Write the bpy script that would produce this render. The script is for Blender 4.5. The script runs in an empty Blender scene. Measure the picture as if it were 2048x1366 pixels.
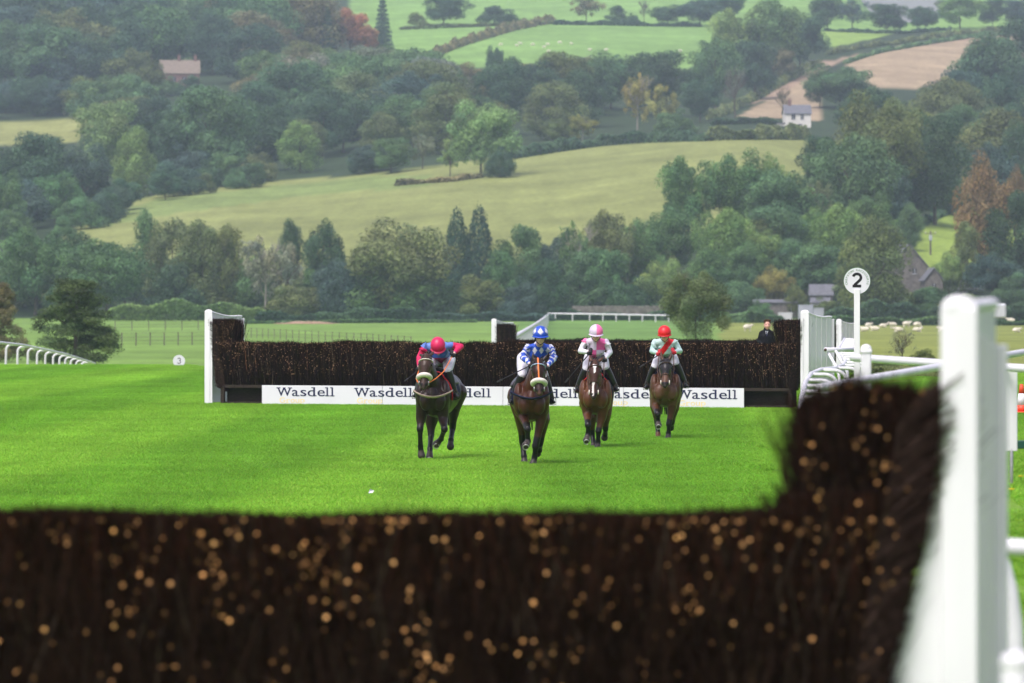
import bpy, bmesh, math, random
import numpy as np
from mathutils import Vector, Matrix
R = math.radians
random.seed(7)
rng = np.random.default_rng(11)

# ------------------------------------------------------------------ camera, light, exposure
F = 200.0 / 36.0 * 2048.0      # focal length in photo pixels
CAM_H = 2.44                   # eye height over the far fence's ground
ROW_H = 600.0                  # row of the level horizon in the photograph
sc = bpy.context.scene
COL = sc.collection
cam_d = bpy.data.cameras.new('camera')
cam = bpy.data.objects.new('camera', cam_d); COL.objects.link(cam)
cam.location = (0, 0, CAM_H)
cam_d.sensor_width = 36.0; cam_d.lens = 200.0
cam.rotation_euler = (R(90), 0, 0)
cam_d.shift_y = -(683.0 - ROW_H) / 2048.0
cam_d.clip_start = 0.5; cam_d.clip_end = 9000
cam_d.dof.use_dof = True; cam_d.dof.focus_distance = 100.0; cam_d.dof.aperture_fstop = 4.5
sc.camera = cam

SUN_EL, SUN_AZ = R(58), R(212)     # azimuth clockwise from +y: behind the camera, to the left
w = bpy.data.worlds.new('World'); sc.world = w; w.use_nodes = True
nt = w.node_tree; nt.nodes.clear()
sky = nt.nodes.new('ShaderNodeTexSky'); sky.sky_type = 'NISHITA'; sky.sun_disc = False
sky.sun_elevation = SUN_EL; sky.sun_rotation = SUN_AZ
sky.air_density = 1.0; sky.dust_density = 4.0; sky.ozone_density = 1.0
hs = nt.nodes.new('ShaderNodeHueSaturation'); hs.inputs['Saturation'].default_value = 0.60
bg = nt.nodes.new('ShaderNodeBackground'); bg.inputs['Strength'].default_value = 0.15
out = nt.nodes.new('ShaderNodeOutputWorld')
nt.links.new(sky.outputs['Color'], hs.inputs['Color']); tn = nt.nodes.new('ShaderNodeMix'); tn.data_type = 'RGBA'; tn.blend_type = 'MULTIPLY'; tn.inputs[0].default_value = 1.0; tn.inputs[7].default_value = (1.03, .955, 1.05, 1)   # neutral grey cloud
nt.links.new(hs.outputs['Color'], tn.inputs[6]); nt.links.new(tn.outputs[2], bg.inputs['Color'])
nt.links.new(bg.outputs['Background'], out.inputs['Surface'])
sd = bpy.data.lights.new('sun', 'SUN'); sd.energy = 1.7; sd.angle = R(32); sd.color = (1.0, 0.955, 0.935)
sun = bpy.data.objects.new('sun', sd); COL.objects.link(sun)
sdir = Vector((math.sin(SUN_AZ) * math.cos(SUN_EL), math.cos(SUN_AZ) * math.cos(SUN_EL), math.sin(SUN_EL)))
sun.rotation_euler = sdir.to_track_quat('Z', 'Y').to_euler()
sc.view_settings.view_transform = 'Standard'; sc.view_settings.look = 'None'
sc.view_settings.exposure = 0.55; sc.view_settings.gamma = 1.0
sc.render.engine = 'CYCLES'
HAZE = 0.00013
cy = sc.cycles
cy.max_bounces = 5; cy.diffuse_bounces = 3; cy.glossy_bounces = 2; cy.transmission_bounces = 2
cy.volume_bounces = 1; cy.transparent_max_bounces = 4; cy.caustics_reflective = False; cy.caustics_refractive = False
cy.use_denoising = True; cy.use_adaptive_sampling = True; cy.adaptive_threshold = 0.02
cy.sample_clamp_indirect = 4.0

# ------------------------------------------------------------------ helpers
def wpt(px, row, Y):
    return Vector(((px - 1024.0) * Y / F, Y, CAM_H - (row - ROW_H) * Y / F))

def tag(o, label=None, cat=None, group=None, kind=None):
    if label: o['label'] = label
    if cat: o['category'] = cat
    if group: o['group'] = group
    if kind: o['kind'] = kind
    return o

def empty(name, loc=(0, 0, 0), rz=0.0):
    o = bpy.data.objects.new(name, None); COL.objects.link(o)
    o.location = loc; o.rotation_euler = (0, 0, rz); o.empty_display_size = 0.2
    return o

def link_mesh(name, me, mat=None, parent=None, smooth=False):
    o = bpy.data.objects.new(name, me); COL.objects.link(o)
    if mat is not None:
        for m in (mat if isinstance(mat, (list, tuple)) else [mat]): me.materials.append(m)
    if parent is not None: o.parent = parent
    if smooth and len(me.polygons):
        me.polygons.foreach_set('use_smooth', [True] * len(me.polygons))
    return o

def np_mesh(name, V, Fq, col=None, colname='tint'):
    """V (n,3), Fq (m,k) index array -> mesh; col (n,3) point colours."""
    me = bpy.data.meshes.new(name)
    V = np.asarray(V, dtype=np.float32); Fq = np.asarray(Fq, dtype=np.int32)
    me.vertices.add(len(V)); me.vertices.foreach_set('co', V.ravel())
    m, k = Fq.shape
    me.loops.add(m * k); me.loops.foreach_set('vertex_index', Fq.ravel())
    me.polygons.add(m); me.polygons.foreach_set('loop_start', np.arange(0, m * k, k, dtype=np.int32))
    me.update(calc_edges=True); me.validate()
    if col is not None: set_col(me, col, colname)
    return me

def set_col(me, col, colname='tint'):
    a = me.color_attributes.new(colname, 'FLOAT_COLOR', 'POINT')
    c = np.ones((len(me.vertices), 4), dtype=np.float32); c[:, :3] = col
    a.data.foreach_set('color', c.ravel())

class MB:
    """collects boxes, tubes and plates; build() links them as one mesh"""
    def __init__(s): s.v = []; s.f = []
    def add(s, vs, fs):
        o = len(s.v); s.v += [tuple(v) for v in vs]; s.f += [tuple(i + o for i in f) for f in fs]; return s
    def box(s, c, d, rz=0.0, M=None, bev=0.0):
        x, y, z = d[0] / 2, d[1] / 2, d[2] / 2
        if bev > 0:
            b = bev; vs = []; 
            for zz, k in ((-z, 1), (-z + b, 0), (z - b, 0), (z, 1)):
                q = b if k else 0
                e = [(-x + q, -y + b), (-x + b, -y + q), (x - b, -y + q), (x - q, -y + b), (x - q, y - b), (x - b, y - q), (-x + b, y - q), (-x + q, y - b)]
                vs += [(a, bb, zz) for a, bb in e]
            fs = [tuple(range(7, -1, -1)), tuple(range(24, 32))]
            for r in range(3):
                for i in range(8):
                    j = (i + 1) % 8; fs.append((r * 8 + i, r * 8 + j, r * 8 + 8 + j, r * 8 + 8 + i))
        else:
            vs = [(a * x, b * y, cc * z) for cc in (-1, 1) for a, b in ((-1, -1), (1, -1), (1, 1), (-1, 1))]
            fs = [(3, 2, 1, 0), (4, 5, 6, 7), (0, 1, 5, 4), (1, 2, 6, 5), (2, 3, 7, 6), (3, 0, 4, 7)]
        T = Matrix.Translation(c) @ Matrix.Rotation(rz, 4, 'Z')
        if M is not None: T = M @ T
        return s.add([T @ Vector(v) for v in vs], fs)
    def tube(s, pts, rad, n=10, side=None, dome=True):
        pts = [Vector(p) for p in pts]
        if not isinstance(rad, (list, tuple)): rad = [rad] * len(pts)
        rad = [(r, r) if not isinstance(r, (list, tuple)) else r for r in rad]
        tans = []
        for i in range(len(pts)):
            a = pts[max(i - 1, 0)]; b = pts[min(i + 1, len(pts) - 1)]
            t = (b - a); t = t.normalized() if t.length > 1e-9 else Vector((0, 0, 1)); tans.append(t)
        if side is None:
            side = Vector((1, 0, 0)) if abs(tans[0].x) < 0.8 else Vector((0, 0, 1))
        prev = Vector(side); rings = []
        for i, p in enumerate(pts):
            t = tans[i]; a = prev - t * prev.dot(t)
            if a.length < 1e-4: a = t.orthogonal()
            a.normalize(); b = t.cross(a); prev = a
            rings.append((p, t, a, b, rad[i]))
        seq = []
        if dome:
            p, t, a, b, r = rings[0]; m = min(r)
            seq += [(p - t * m * .92, a, b, (r[0] * .4, r[1] * .4)), (p - t * m * .55, a, b, (r[0] * .82, r[1] * .82))]
        for p, t, a, b, r in rings: seq.append((p, a, b, r))
        if dome:
            p, t, a, b, r = rings[-1]; m = min(r)
            seq += [(p + t * m * .55, a, b, (r[0] * .82, r[1] * .82)), (p + t * m * .92, a, b, (r[0] * .4, r[1] * .4))]
        vs = []; fs = []
        for p, a, b, r in seq:
            for k in range(n):
                th = 2 * math.pi * k / n
                vs.append(p + a * (r[0] * math.cos(th)) + b * (r[1] * math.sin(th)))
        for i in range(len(seq) - 1):
            for k in range(n):
                k2 = (k + 1) % n
                fs.append((i * n + k, i * n + k2, i * n + n + k2, i * n + n + k))
        fs.append(tuple(range(n - 1, -1, -1))); o = (len(seq) - 1) * n; fs.append(tuple(range(o, o + n)))
        return s.add(vs, fs)
    def ball(s, c, r, n=12, m=8, M=None):
        if not isinstance(r, (list, tuple)): r = (r, r, r)
        c = Vector(c); vs = []; fs = []
        for j in range(1, m):
            ph = math.pi * j / m
            for k in range(n):
                th = 2 * math.pi * k / n
                v = Vector((r[0] * math.sin(ph) * math.cos(th), r[1] * math.sin(ph) * math.sin(th), r[2] * math.cos(ph)))
                vs.append(c + (M @ v if M is not None else v))
        t = Vector((0, 0, r[2])); 
        vs.append(c + (M @ t if M is not None else t)); vs.append(c - (M @ t if M is not None else t))
        for j in range(m - 2):
            for k in range(n):
                k2 = (k + 1) % n; fs.append((j * n + k, (j + 1) * n + k, (j + 1) * n + k2, j * n + k2))
        T = (m - 1) * n
        for k in range(n):
            k2 = (k + 1) % n; fs.append((T, k, k2)); fs.append((T + 1, (m - 2) * n + k2, (m - 2) * n + k))
        return s.add(vs, fs)
    def prism(s, outline, y0, y1, M=None):
        """outline [(x,z)] counter-clockwise seen from -y, extruded from y0 to y1"""
        n = len(outline)
        vs = [Vector((x, y0, z)) for x, z in outline] + [Vector((x, y1, z)) for x, z in outline]
        if M is not None: vs = [M @ v for v in vs]
        fs = [tuple(range(n)), tuple(range(2 * n - 1, n - 1, -1))] + [((i + 1) % n, i, n + i, n + (i + 1) % n) for i in range(n)]
        return s.add(vs, fs)
    def mesh(s, name='m'):
        me = bpy.data.meshes.new(name); me.from_pydata(s.v, [], s.f); me.update(); return me
    def build(s, name, mat, parent=None, smooth=False):
        return link_mesh(name, s.mesh(name), mat, parent, smooth)

def remesh(mb, voxel, smooth=4, fac=0.5):
    """union of the collected shapes as one continuous skin"""
    me = mb.mesh('tmp'); o = bpy.data.objects.new('tmp', me); COL.objects.link(o)
    m = o.modifiers.new('r', 'REMESH'); m.mode = 'VOXEL'; m.voxel_size = voxel; m.use_smooth_shade = True
    if smooth:
        k = o.modifiers.new('s', 'SMOOTH'); k.iterations = smooth; k.factor = fac
    dg = bpy.context.evaluated_depsgraph_get(); dg.update()
    res = bpy.data.meshes.new_from_object(o.evaluated_get(dg))
    bpy.data.objects.remove(o); bpy.data.meshes.remove(me)
    return res

def co(me):
    a = np.empty(len(me.vertices) * 3, dtype=np.float32); me.vertices.foreach_get('co', a); return a.reshape(-1, 3)

def nearest_cols(P, segs):
    """segs: (p0, p1, r, colour); colour of the nearest limb segment"""
    best = np.full(len(P), 1e9); C = np.zeros((len(P), 3))
    for p0, p1, r, c in segs:
        a = np.array(p0, dtype=float); b = np.array(p1, dtype=float); d = b - a; L = max(d @ d, 1e-9)
        t = np.clip(((P - a) @ d) / L, 0, 1); q = a + t[:, None] * d
        dist = np.linalg.norm(P - q, axis=1) - r
        m = dist < best; best[m] = dist[m]; C[m] = c
    return C

# ------------------------------------------------------------------ materials
def mat(name, col, rough=0.6, spec=0.3, var=0.12, scale=8.0, bump=0.0, attr=None, objcol=False, metal=0.0, coat=0.0, detail=4.0, col2=None, stretch=None, transl=0.0, sheen=0.0):
    m = bpy.data.materials.new(name); m.use_nodes = True; t = m.node_tree; N = t.nodes; L = t.links
    b = N['Principled BSDF']
    b.inputs['Roughness'].default_value = rough; b.inputs['Specular IOR Level'].default_value = spec
    b.inputs['Metallic'].default_value = metal; b.inputs['Coat Weight'].default_value = coat
    if sheen: b.inputs['Sheen Weight'].default_value = sheen
    geo = N.new('ShaderNodeNewGeometry')
    noise = N.new('ShaderNodeTexNoise'); noise.inputs['Scale'].default_value = scale; noise.inputs['Detail'].default_value = detail
    if stretch:
        mp = N.new('ShaderNodeMapping'); mp.inputs['Scale'].default_value = stretch
        L.new(geo.outputs['Position'], mp.inputs['Vector']); L.new(mp.outputs['Vector'], noise.inputs['Vector'])
    else: L.new(geo.outputs['Position'], noise.inputs['Vector'])
    src = None
    if attr:
        a = N.new('ShaderNodeAttribute'); a.attribute_name = attr; src = a.outputs['Color']
    if objcol:
        oi = N.new('ShaderNodeObjectInfo')
        if src is None: src = oi.outputs['Color']
        else:
            mx = N.new('ShaderNodeMix'); mx.data_type = 'RGBA'; mx.blend_type = 'MULTIPLY'; mx.inputs[0].default_value = 1
            L.new(src, mx.inputs[6]); L.new(oi.outputs['Color'], mx.inputs[7]); src = mx.outputs[2]
    mr = N.new('ShaderNodeMapRange'); mr.inputs['From Min'].default_value = 0.3; mr.inputs['From Max'].default_value = 0.7
    mr.inputs['To Min'].default_value = 1 - var; mr.inputs['To Max'].default_value = 1 + var
    L.new(noise.outputs['Fac'], mr.inputs['Value'])
    if col2 is not None and src is None:
        mc = N.new('ShaderNodeMix'); mc.data_type = 'RGBA'
        mr2 = N.new('ShaderNodeMapRange'); mr2.inputs['From Min'].default_value = 0.35; mr2.inputs['From Max'].default_value = 0.65
        L.new(noise.outputs['Fac'], mr2.inputs['Value']); L.new(mr2.outputs['Result'], mc.inputs[0])
        mc.inputs[6].default_value = (*col, 1); mc.inputs[7].default_value = (*col2, 1); src = mc.outputs[2]
    vm = N.new('ShaderNodeVectorMath'); vm.operation = 'SCALE'
    if src is None: vm.inputs[0].default_value = col
    else: L.new(src, vm.inputs[0])
    L.new(mr.outputs['Result'], vm.inputs['Scale']); L.new(vm.outputs['Vector'], b.inputs['Base Color'])
    if bump:
        bp = N.new('ShaderNodeBump'); bp.inputs['Strength'].default_value = bump; bp.inputs['Distance'].default_value = 0.02
        L.new(noise.outputs['Fac'], bp.inputs['Height']); L.new(bp.outputs['Normal'], b.inputs['Normal'])
    if transl:
        tr = N.new('ShaderNodeBsdfTranslucent'); L.new(vm.outputs['Vector'], tr.inputs['Color'])
        ms = N.new('ShaderNodeMixShader'); ms.inputs[0].default_value = transl
        L.new(b.outputs[0], ms.inputs[1]); L.new(tr.outputs[0], ms.inputs[2]); L.new(ms.outputs[0], N['Material Output'].inputs['Surface'])
    return m

M = {
 'white': mat('white_paint', (.73, .73, .75), .42, .4, .07, 2.2, 0.03, stretch=(1.5, 1.5, .35)),
 'white_old': mat('weathered_white_paint', (.72, .72, .715), .5, .35, .05, 5.0, 0.06, stretch=(1, 1, .25)),
 'plastic': mat('white_plastic_rail', (.70, .70, .725), .35, .45, .05, 4.0),
 'board': mat('white_board', (.68, .68, .72), .35, .4, .03, 2.0),
 'navy': mat('navy_lettering', (.012, .016, .06), .5, .3, .1),
 'gold': mat('yellow_lettering', (.80, .64, .30), .5, .3, .1),
 'black': mat('black_paint', (.012, .012, .015), .5, .3, .2),
 'greentext': mat('green_lettering', (.10, .24, .11), .6, .2, .05),
 'twig': mat('birch_twigs', (.03, .02, .015), .9, .04, .35, 25.0, attr='tint'),
 'core': mat('packed_birch', (.010, .007, .006), .95, .05, .4, 30.0),
 'timber': mat('dark_timber', (.030, .022, .017), .8, .2, .3, 12.0, .2, stretch=(1, 1, 6)),
 'leaf': mat('foliage', (.05, .08, .03), .62, .18, .22, .55, attr='tint', objcol=True, transl=.40),
 'bark': mat('bark', (.10, .085, .065), .9, .1, .3, 3.0, .3, stretch=(1, 1, .3)),
 'palebark': mat('pale_bark', (.32, .30, .25), .9, .1, .3, 3.0, .3, stretch=(1, 1, .3)),
 'ground': mat('grassland', (.2, .25, .08), .9, .1, .16, .06, attr='tint', detail=9.0),
 'coat': mat('horse_coat', (.06, .03, .02), .36, .28, .22, 7.0, .10, attr='tint'),
 'skin': mat('body_skin', (.5, .3, .22), .5, .3, .06, 30.0, attr='tint'),
 'cloth': mat('racing_silks', (.5, .5, .5), .5, .35, .07, 22.0, .25, attr='tint'),
 'breeches': mat('white_breeches', (.58, .58, .63), .6, .25, .07, 20.0, .3),
 'leather': mat('black_boot_leather', (.012, .012, .014), .32, .5, .2, 20.0),
 'glove': mat('dark_glove', (.015, .016, .018), .6, .3, .2, 20.0),
 'redglove': mat('red_glove', (.42, .02, .035), .6, .3, .1, 20.0),
 'helmet': mat('helmet_silk', (.5, .5, .5), .38, .45, .05, 20.0, attr='tint'),
 'goggle': mat('dark_goggle_lens', (.008, .008, .010), .15, .6, .1),
 'fleece': mat('sheepskin', (.78, .72, .65), .95, .05, .12, 60.0, .8),
 'mane': mat('black_mane', (.012, .010, .009), .6, .3, .3, 30.0),
 'strap': mat('brown_leather_strap', (.055, .028, .016), .5, .4, .2, 20.0),
 'orange': mat('orange_strap', (.75, .20, .05), .5, .3, .06),
 'paleblue': mat('pale_blue_strap', (.40, .52, .72), .6, .3, .06),
 'tan': mat('tan_webbing', (.42, .33, .27), .8, .2, .08, 30.0),
 'bone': mat('cream_plastic_bit', (.75, .70, .60), .4, .4, .05),
 'navycloth': mat('navy_saddle_cloth', (.012, .015, .045), .8, .2, .15, 20.0),
 'redcloth': mat('red_saddle_cloth', (.42, .03, .03), .8, .2, .15, 20.0),
 'steel': mat('worn_steel', (.42, .42, .42), .35, .5, .15, 20.0, metal=.7),
 'hoof': mat('hoof_horn', (.05, .042, .036), .6, .3, .2, 20.0),
 'wool': mat('sheep_wool', (.66, .60, .48), .95, .05, .14, 6.0, .5, attr='tint'),
 'stone': mat('grey_stone', (.15, .14, .125), .9, .15, .35, 2.0, .4),
 'slate': mat('grey_slate', (.13, .135, .15), .7, .3, .2, 2.0, .2),
 'render': mat('cream_render', (.66, .65, .58), .85, .15, .06, 1.0),
 'tile': mat('brown_roof_tiles', (.20, .165, .13), .85, .15, .15, 1.5, .2),
 'brick': mat('red_brick', (.19, .12, .10), .85, .15, .2, 2.0, .2),
 'glass': mat('window_glass', (.02, .025, .03), .1, .6, .1),
 'greysheet': mat('grey_sheet_metal', (.34, .37, .41), .5, .4, .08, 1.0),
 'whitesheet': mat('white_sheet_metal', (.50, .52, .54), .5, .4, .06, 1.0),
 'rubber': mat('dark_rubber', (.02, .02, .02), .8, .2, .1),
 'car': mat('silver_car_paint', (.40, .41, .44), .3, .5, .05, coat=.3),
 'cone': mat('orange_cone_plastic', (.75, .075, .03), .45, .4, .06),
 'greenpaint': mat('dark_green_paint', (.012, .07, .045), .4, .4, .12, 6.0),
 'greywood': mat('weathered_grey_wood', (.13, .115, .095), .9, .1, .25, 6.0, .2),
 'coat_black': mat('black_wool_coat', (.008, .009, .012), .8, .15, .2, 20.0),
 'hair': mat('brown_hair', (.10, .05, .025), .6, .3, .2, 40.0),
 'yellowflower': mat('yellow_petals', (.85, .58, .02), .6, .2, .05),
 'earth': mat('bare_pink_earth', (.33, .22, .155), .95, .05, .2, 1.0, .4),
 'bluepaint': mat('blue_paint_splash', (.05, .25, .50), .5, .3, .1),
 'brambles': mat('dry_bracken', (.17, .12, .09), .9, .1, .3, 1.0, attr='tint', objcol=True),
}
# ------------------------------------------------------------------ terrain
def pchip(xs, ys, xq):
    xs = np.array(xs, float); ys = np.array(ys, float); h = np.diff(xs); d = np.diff(ys) / h
    m = np.zeros(len(xs))
    for i in range(1, len(xs) - 1):
        if d[i - 1] * d[i] > 0:
            w1 = 2 * h[i] + h[i - 1]; w2 = h[i] + 2 * h[i - 1]; m[i] = (w1 + w2) / (w1 / d[i - 1] + w2 / d[i])
    m[0] = d[0]; m[-1] = d[-1]
    i = np.clip(np.searchsorted(xs, xq) - 1, 0, len(xs) - 2); t = (xq - xs[i]) / h[i]
    return ((2 * t**3 - 3 * t**2 + 1) * ys[i] + (t**3 - 2 * t**2 + t) * h[i] * m[i] + (-2 * t**3 + 3 * t**2) * ys[i + 1] + (t**3 - t**2) * h[i] * m[i + 1])

YC = [4, 23, 45, 60, 80, 98, 115, 132, 170, 205, 214, 232, 300, 350, 450, 630, 800]
ZC = {  # bearing (photo column) -> ground heights at YC
  -400: [.1, .09, .03, 0, -.07, -.13, -.08, 0, 0, 0, -.02, -.5, -2.1, -1.6, -1.4, -1.05, -.25],
   320: [.1, .09, .03, 0, -.07, -.13, -.08, 0, 0, 0, -.02, -.5, -2.1, -1.6, -1.4, -1.05, -.25],
   800: [.1, .09, .03, -.02, -.12, -.2, -.12, 0, -.1, -.42, -.48, -.7, -1.2, -1.3, -1.3, -1.0, -.25],
  1500: [.1, .09, .03, 0, -.07, -.13, -.08, 0, -.1, -.45, -.5, -.6, -.9, -1.0, -1.1, -.95, -.3],
  1720: [.1, .09, .05, .05, 0, -.05, -.03, 0, 0, -.15, -.2, -.3, -.6, -.75, -.95, -.95, -.6],
  1900: [.1, .12, .35, .6, .6, .6, .55, .4, .1, -.1, -.15, -.25, -.55, -.7, -.9, -.95, -.7],
  2500: [.1, .12, .35, .6, .6, .6, .55, .4, .1, -.1, -.15, -.25, -.55, -.7, -.9, -.95, -.7]}
YH = [800, 880, 1000, 1150, 1300, 1500, 1700, 1900, 2100, 2700]
RC = {  # bearing -> photo row of the slope at YH
  -400: [638, 560, 480, 410, 345, 245, 150, 80, 20, -60],
     0: [638, 555, 470, 400, 335, 240, 150, 80, 20, -60],
   500: [638, 540, 440, 365, 305, 205, 120, 60, 10, -60],
  1000: [638, 520, 410, 322, 270, 175, 100, 52, 10, -60],
  1500: [641, 500, 360, 287, 258, 205, 110, 55, 15, -40],
  1690: [645, 525, 400, 318, 270, 197, 107, 60, 20, -30],
  1770: [648, 535, 420, 333, 277, 192, 105, 62, 48, 47],
  1850: [648, 545, 438, 350, 288, 196, 107, 62, 48, 47],
  1930: [648, 550, 450, 365, 300, 205, 110, 62, 25, -20],
  2100: [648, 560, 480, 400, 330, 230, 115, 62, 25, -20],
  2500: [648, 570, 490, 410, 340, 240, 120, 65, 25, -20]}
YT = np.exp(np.linspace(math.log(4.0), math.log(2690), 900))
BR = np.array(sorted(set(ZC) | set(RC)), float)
def _col(tab, b):
    ks = sorted(tab); b = min(max(b, ks[0]), ks[-1])
    for i in range(len(ks) - 1):
        if ks[i] <= b <= ks[i + 1]:
            t = (b - ks[i]) / (ks[i + 1] - ks[i]); t = t * t * (3 - 2 * t)
            return np.array(tab[ks[i]]) * (1 - t) + np.array(tab[ks[i + 1]]) * t
BD = np.linspace(-400, 2500, 146)
ZT = np.zeros((len(BD), len(YT)))
for i, b in enumerate(BD):
    zz = list(_col(ZC, b)); rr = _col(RC, b)
    zh = [CAM_H - (r - ROW_H) * y / F for r, y in zip(rr, YH)]
    zh[0] = zz[-1]
    ZT[i] = pchip(YC + YH[1:], zz + zh[1:], YT)
def zg(X, Y):
    X = np.asarray(X, float); Y = np.asarray(Y, float)
    b = np.clip(1024 + X / np.maximum(Y, 1) * F, -400, 2499.9); u = (b + 400) / (BD[1] - BD[0])
    v = np.clip(np.log(np.clip(Y, 4.01, 2680) / 4.0) / (math.log(2690) - math.log(4.0)) * (len(YT) - 1), 0, len(YT) - 1.001)
    i = u.astype(int); j = v.astype(int); fu = u - i; fv = v - j; i2 = np.minimum(i + 1, len(BD) - 1)
    return (ZT[i, j] * (1 - fu) * (1 - fv) + ZT[i2, j] * fu * (1 - fv) + ZT[i, j + 1] * (1 - fu) * fv + ZT[i2, j + 1] * fu * fv)
def zgf(X, Y): return float(zg(np.array([X]), np.array([Y]))[0])
YSCAN = np.linspace(805, 2600, 3000)
def on_hill(px, row, ymin=805):
    """the place on the ground seen at this photo column and row"""
    ys = YSCAN if ymin >= 805 else np.linspace(ymin, 2600, 5000)
    X = (px - 1024) * ys / F; rr = ROW_H + (CAM_H - zg(X, ys)) * F / ys
    k = np.argmax(rr <= row) if np.any(rr <= row) else len(ys) - 1
    return Vector((X[k], ys[k], zgf(X[k], ys[k])))

def inpoly(x, y, poly):
    inside = np.zeros(x.shape, bool); n = len(poly); j = n - 1
    for i in range(n):
        xi, yi = poly[i]; xj, yj = poly[j]
        c = ((yi > y) != (yj > y)) & (x < (xj - xi) * (y - yi) / (yj - yi + 1e-12) + xi)
        inside ^= c; j = i
    return inside

NR, NC = 640, 261
ys = np.exp(np.linspace(math.log(5.0), math.log(2650), NR)); ts = np.linspace(-1, 1, NC); ts = np.sign(ts) * np.abs(ts)**1.15
YY, TT = np.meshgrid(ys, ts, indexing='ij'); XX = TT * (16 + 0.15 * YY); ZZ = zg(XX, YY)
PX = 1024 + XX * F / YY; RW = ROW_H + (CAM_H - ZZ) * F / YY
C_ = np.zeros(XX.shape + (3,)); C_[:] = (.030, .050, .022)
def paint(mask, c): C_[mask] = c
near = YY < 216
paint(near, (.105, .26, .020))
vf = (YY >= 216) & (YY < 806)
paint(vf, (.150, .255, .050)); paint(vf & (PX > 1440), (.190, .225, .050)); paint(vf & (PX > 1040) & (PX < 1420) & (YY > 300), (.120, .225, .050))
paint((YY > 150) & (YY < 216) & (PX > 1730), (.190, .225, .050))
paint((YY <= 150) & (PX > 1745), (.095, .21, .020))
hill = YY >= 806
MEADOW = [(100, 500), (140, 462), (230, 415), (330, 382), (560, 362), (780, 345), (1040, 306), (1300, 284), (1470, 278), (1640, 276), (1640, 340), (1330, 520), (700, 560), (300, 540)]
paint(hill & inpoly(PX, RW, MEADOW), (.205, .232, .075))
paint(hill & inpoly(PX, RW, [(330, 395), (560, 372), (760, 352), (860, 350), (860, 372), (600, 392), (330, 430), (200, 455), (180, 440)]), (.175, .232, .070))
paint(hill & inpoly(PX, RW, [(-50, 245), (150, 236), (260, 240), (260, 285), (-50, 290)]), (.25, .27, .09))
paint(hill & inpoly(PX, RW, [(700, -80), (2100, -80), (2100, 62), (1660, 64), (1660, 92), (1930, 62), (1400, 120), (1390, 110), (870, 135), (780, 110), (700, 40)]), (.165, .290, .070))
paint(hill & inpoly(PX, RW, [(780, 0), (1400, 0), (1400, 135), (880, 135), (780, 115)]), (.17, .30, .075))
paint(hill & inpoly(PX, RW, [(1640, 62), (1800, 66), (1660, 95)]), (.200, .310, .065))
paint(hill & inpoly(PX, RW, [(290, -20), (390, -20), (390, 120), (290, 110)]), (.20, .27, .10))
paint(hill & inpoly(PX, RW, [(1690, 118), (1800, 92), (1950, 68), (2100, 60), (2100, 110), (1960, 130), (1830, 180), (1720, 175)]), (.32, .25, .155))
paint(hill & inpoly(PX, RW, [(1470, 236), (1600, 160), (1640, 140), (1640, 240)]), (.31, .24, .15))
paint(hill & inpoly(PX, RW, [(1500, 210), (1640, 125), (1900, 76), (2100, 58), (2100, 66), (1920, 82), (1700, 112), (1560, 190)]), (.30, .22, .15))
paint(hill & inpoly(PX, RW, [(1830, 500), (1850, 440), (1920, 415), (1990, 420), (2100, 330), (2100, 560), (1850, 560)]), (.215, .300, .055))
V = np.stack([XX, YY, ZZ], -1).reshape(-1, 3)
idx = np.arange(NR * NC).reshape(NR, NC)
Fq = np.stack([idx[:-1, :-1], idx[:-1, 1:], idx[1:, 1:], idx[1:, :-1]], -1).reshape(-1, 4)
fy = YY[:-1, :-1].reshape(-1)
for nm, msk in (('racecourse_turf', fy < 214.5), ('valley_and_hills', fy >= 214.5)):
    f2 = Fq[msk]; used = np.unique(f2); remap = np.zeros(NR * NC, int); remap[used] = np.arange(len(used))
    me = np_mesh(nm, V[used], remap[f2], C_.reshape(-1, 3)[used])
    o = link_mesh(nm, me, None, None, True); tag(o, kind='structure')
    me.materials.append(M['ground'] if nm != 'racecourse_turf' else M['ground'].copy())
    if nm == 'racecourse_turf': TURF = o

def ground_noise(m, layers, bump=None):
    """adds world-space colour patterns to a ground material: layers (scale vector, noise scale, contrast)"""
    t = m.node_tree; N = t.nodes; L = t.links; b = N['Principled BSDF']
    src = b.inputs['Base Color'].links[0].from_socket
    geo = N.new('ShaderNodeNewGeometry')
    for st, sca, amp, det in layers:
        mp = N.new('ShaderNodeMapping'); mp.inputs['Scale'].default_value = st; mp.inputs['Rotation'].default_value = (0, 0, R(18) if st[0] != st[1] else 0)
        n = N.new('ShaderNodeTexNoise'); n.inputs['Scale'].default_value = sca; n.inputs['Detail'].default_value = det
        L.new(geo.outputs['Position'], mp.inputs['Vector']); L.new(mp.outputs['Vector'], n.inputs['Vector'])
        mr = N.new('ShaderNodeMapRange'); mr.inputs['From Min'].default_value = .3; mr.inputs['From Max'].default_value = .7
        mr.inputs['To Min'].default_value = 1 - amp; mr.inputs['To Max'].default_value = 1 + amp
        L.new(n.outputs['Fac'], mr.inputs['Value'])
        v = N.new('ShaderNodeVectorMath'); v.operation = 'SCALE'; L.new(src, v.inputs[0]); L.new(mr.outputs['Result'], v.inputs['Scale']); src = v.outputs['Vector']
    L.new(src, b.inputs['Base Color'])
ground_noise(M['ground'], [((1, 1, 1), 1.1, .22, 6), ((1, .12, 1), .25, .10, 3), ((1, 1, 1), .02, .12, 3)])
ground_noise(TURF.data.materials[0], [((1, .05, 1), .75, .16, 4), ((1, 1, 1), 14.0, .25, 5)])

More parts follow.
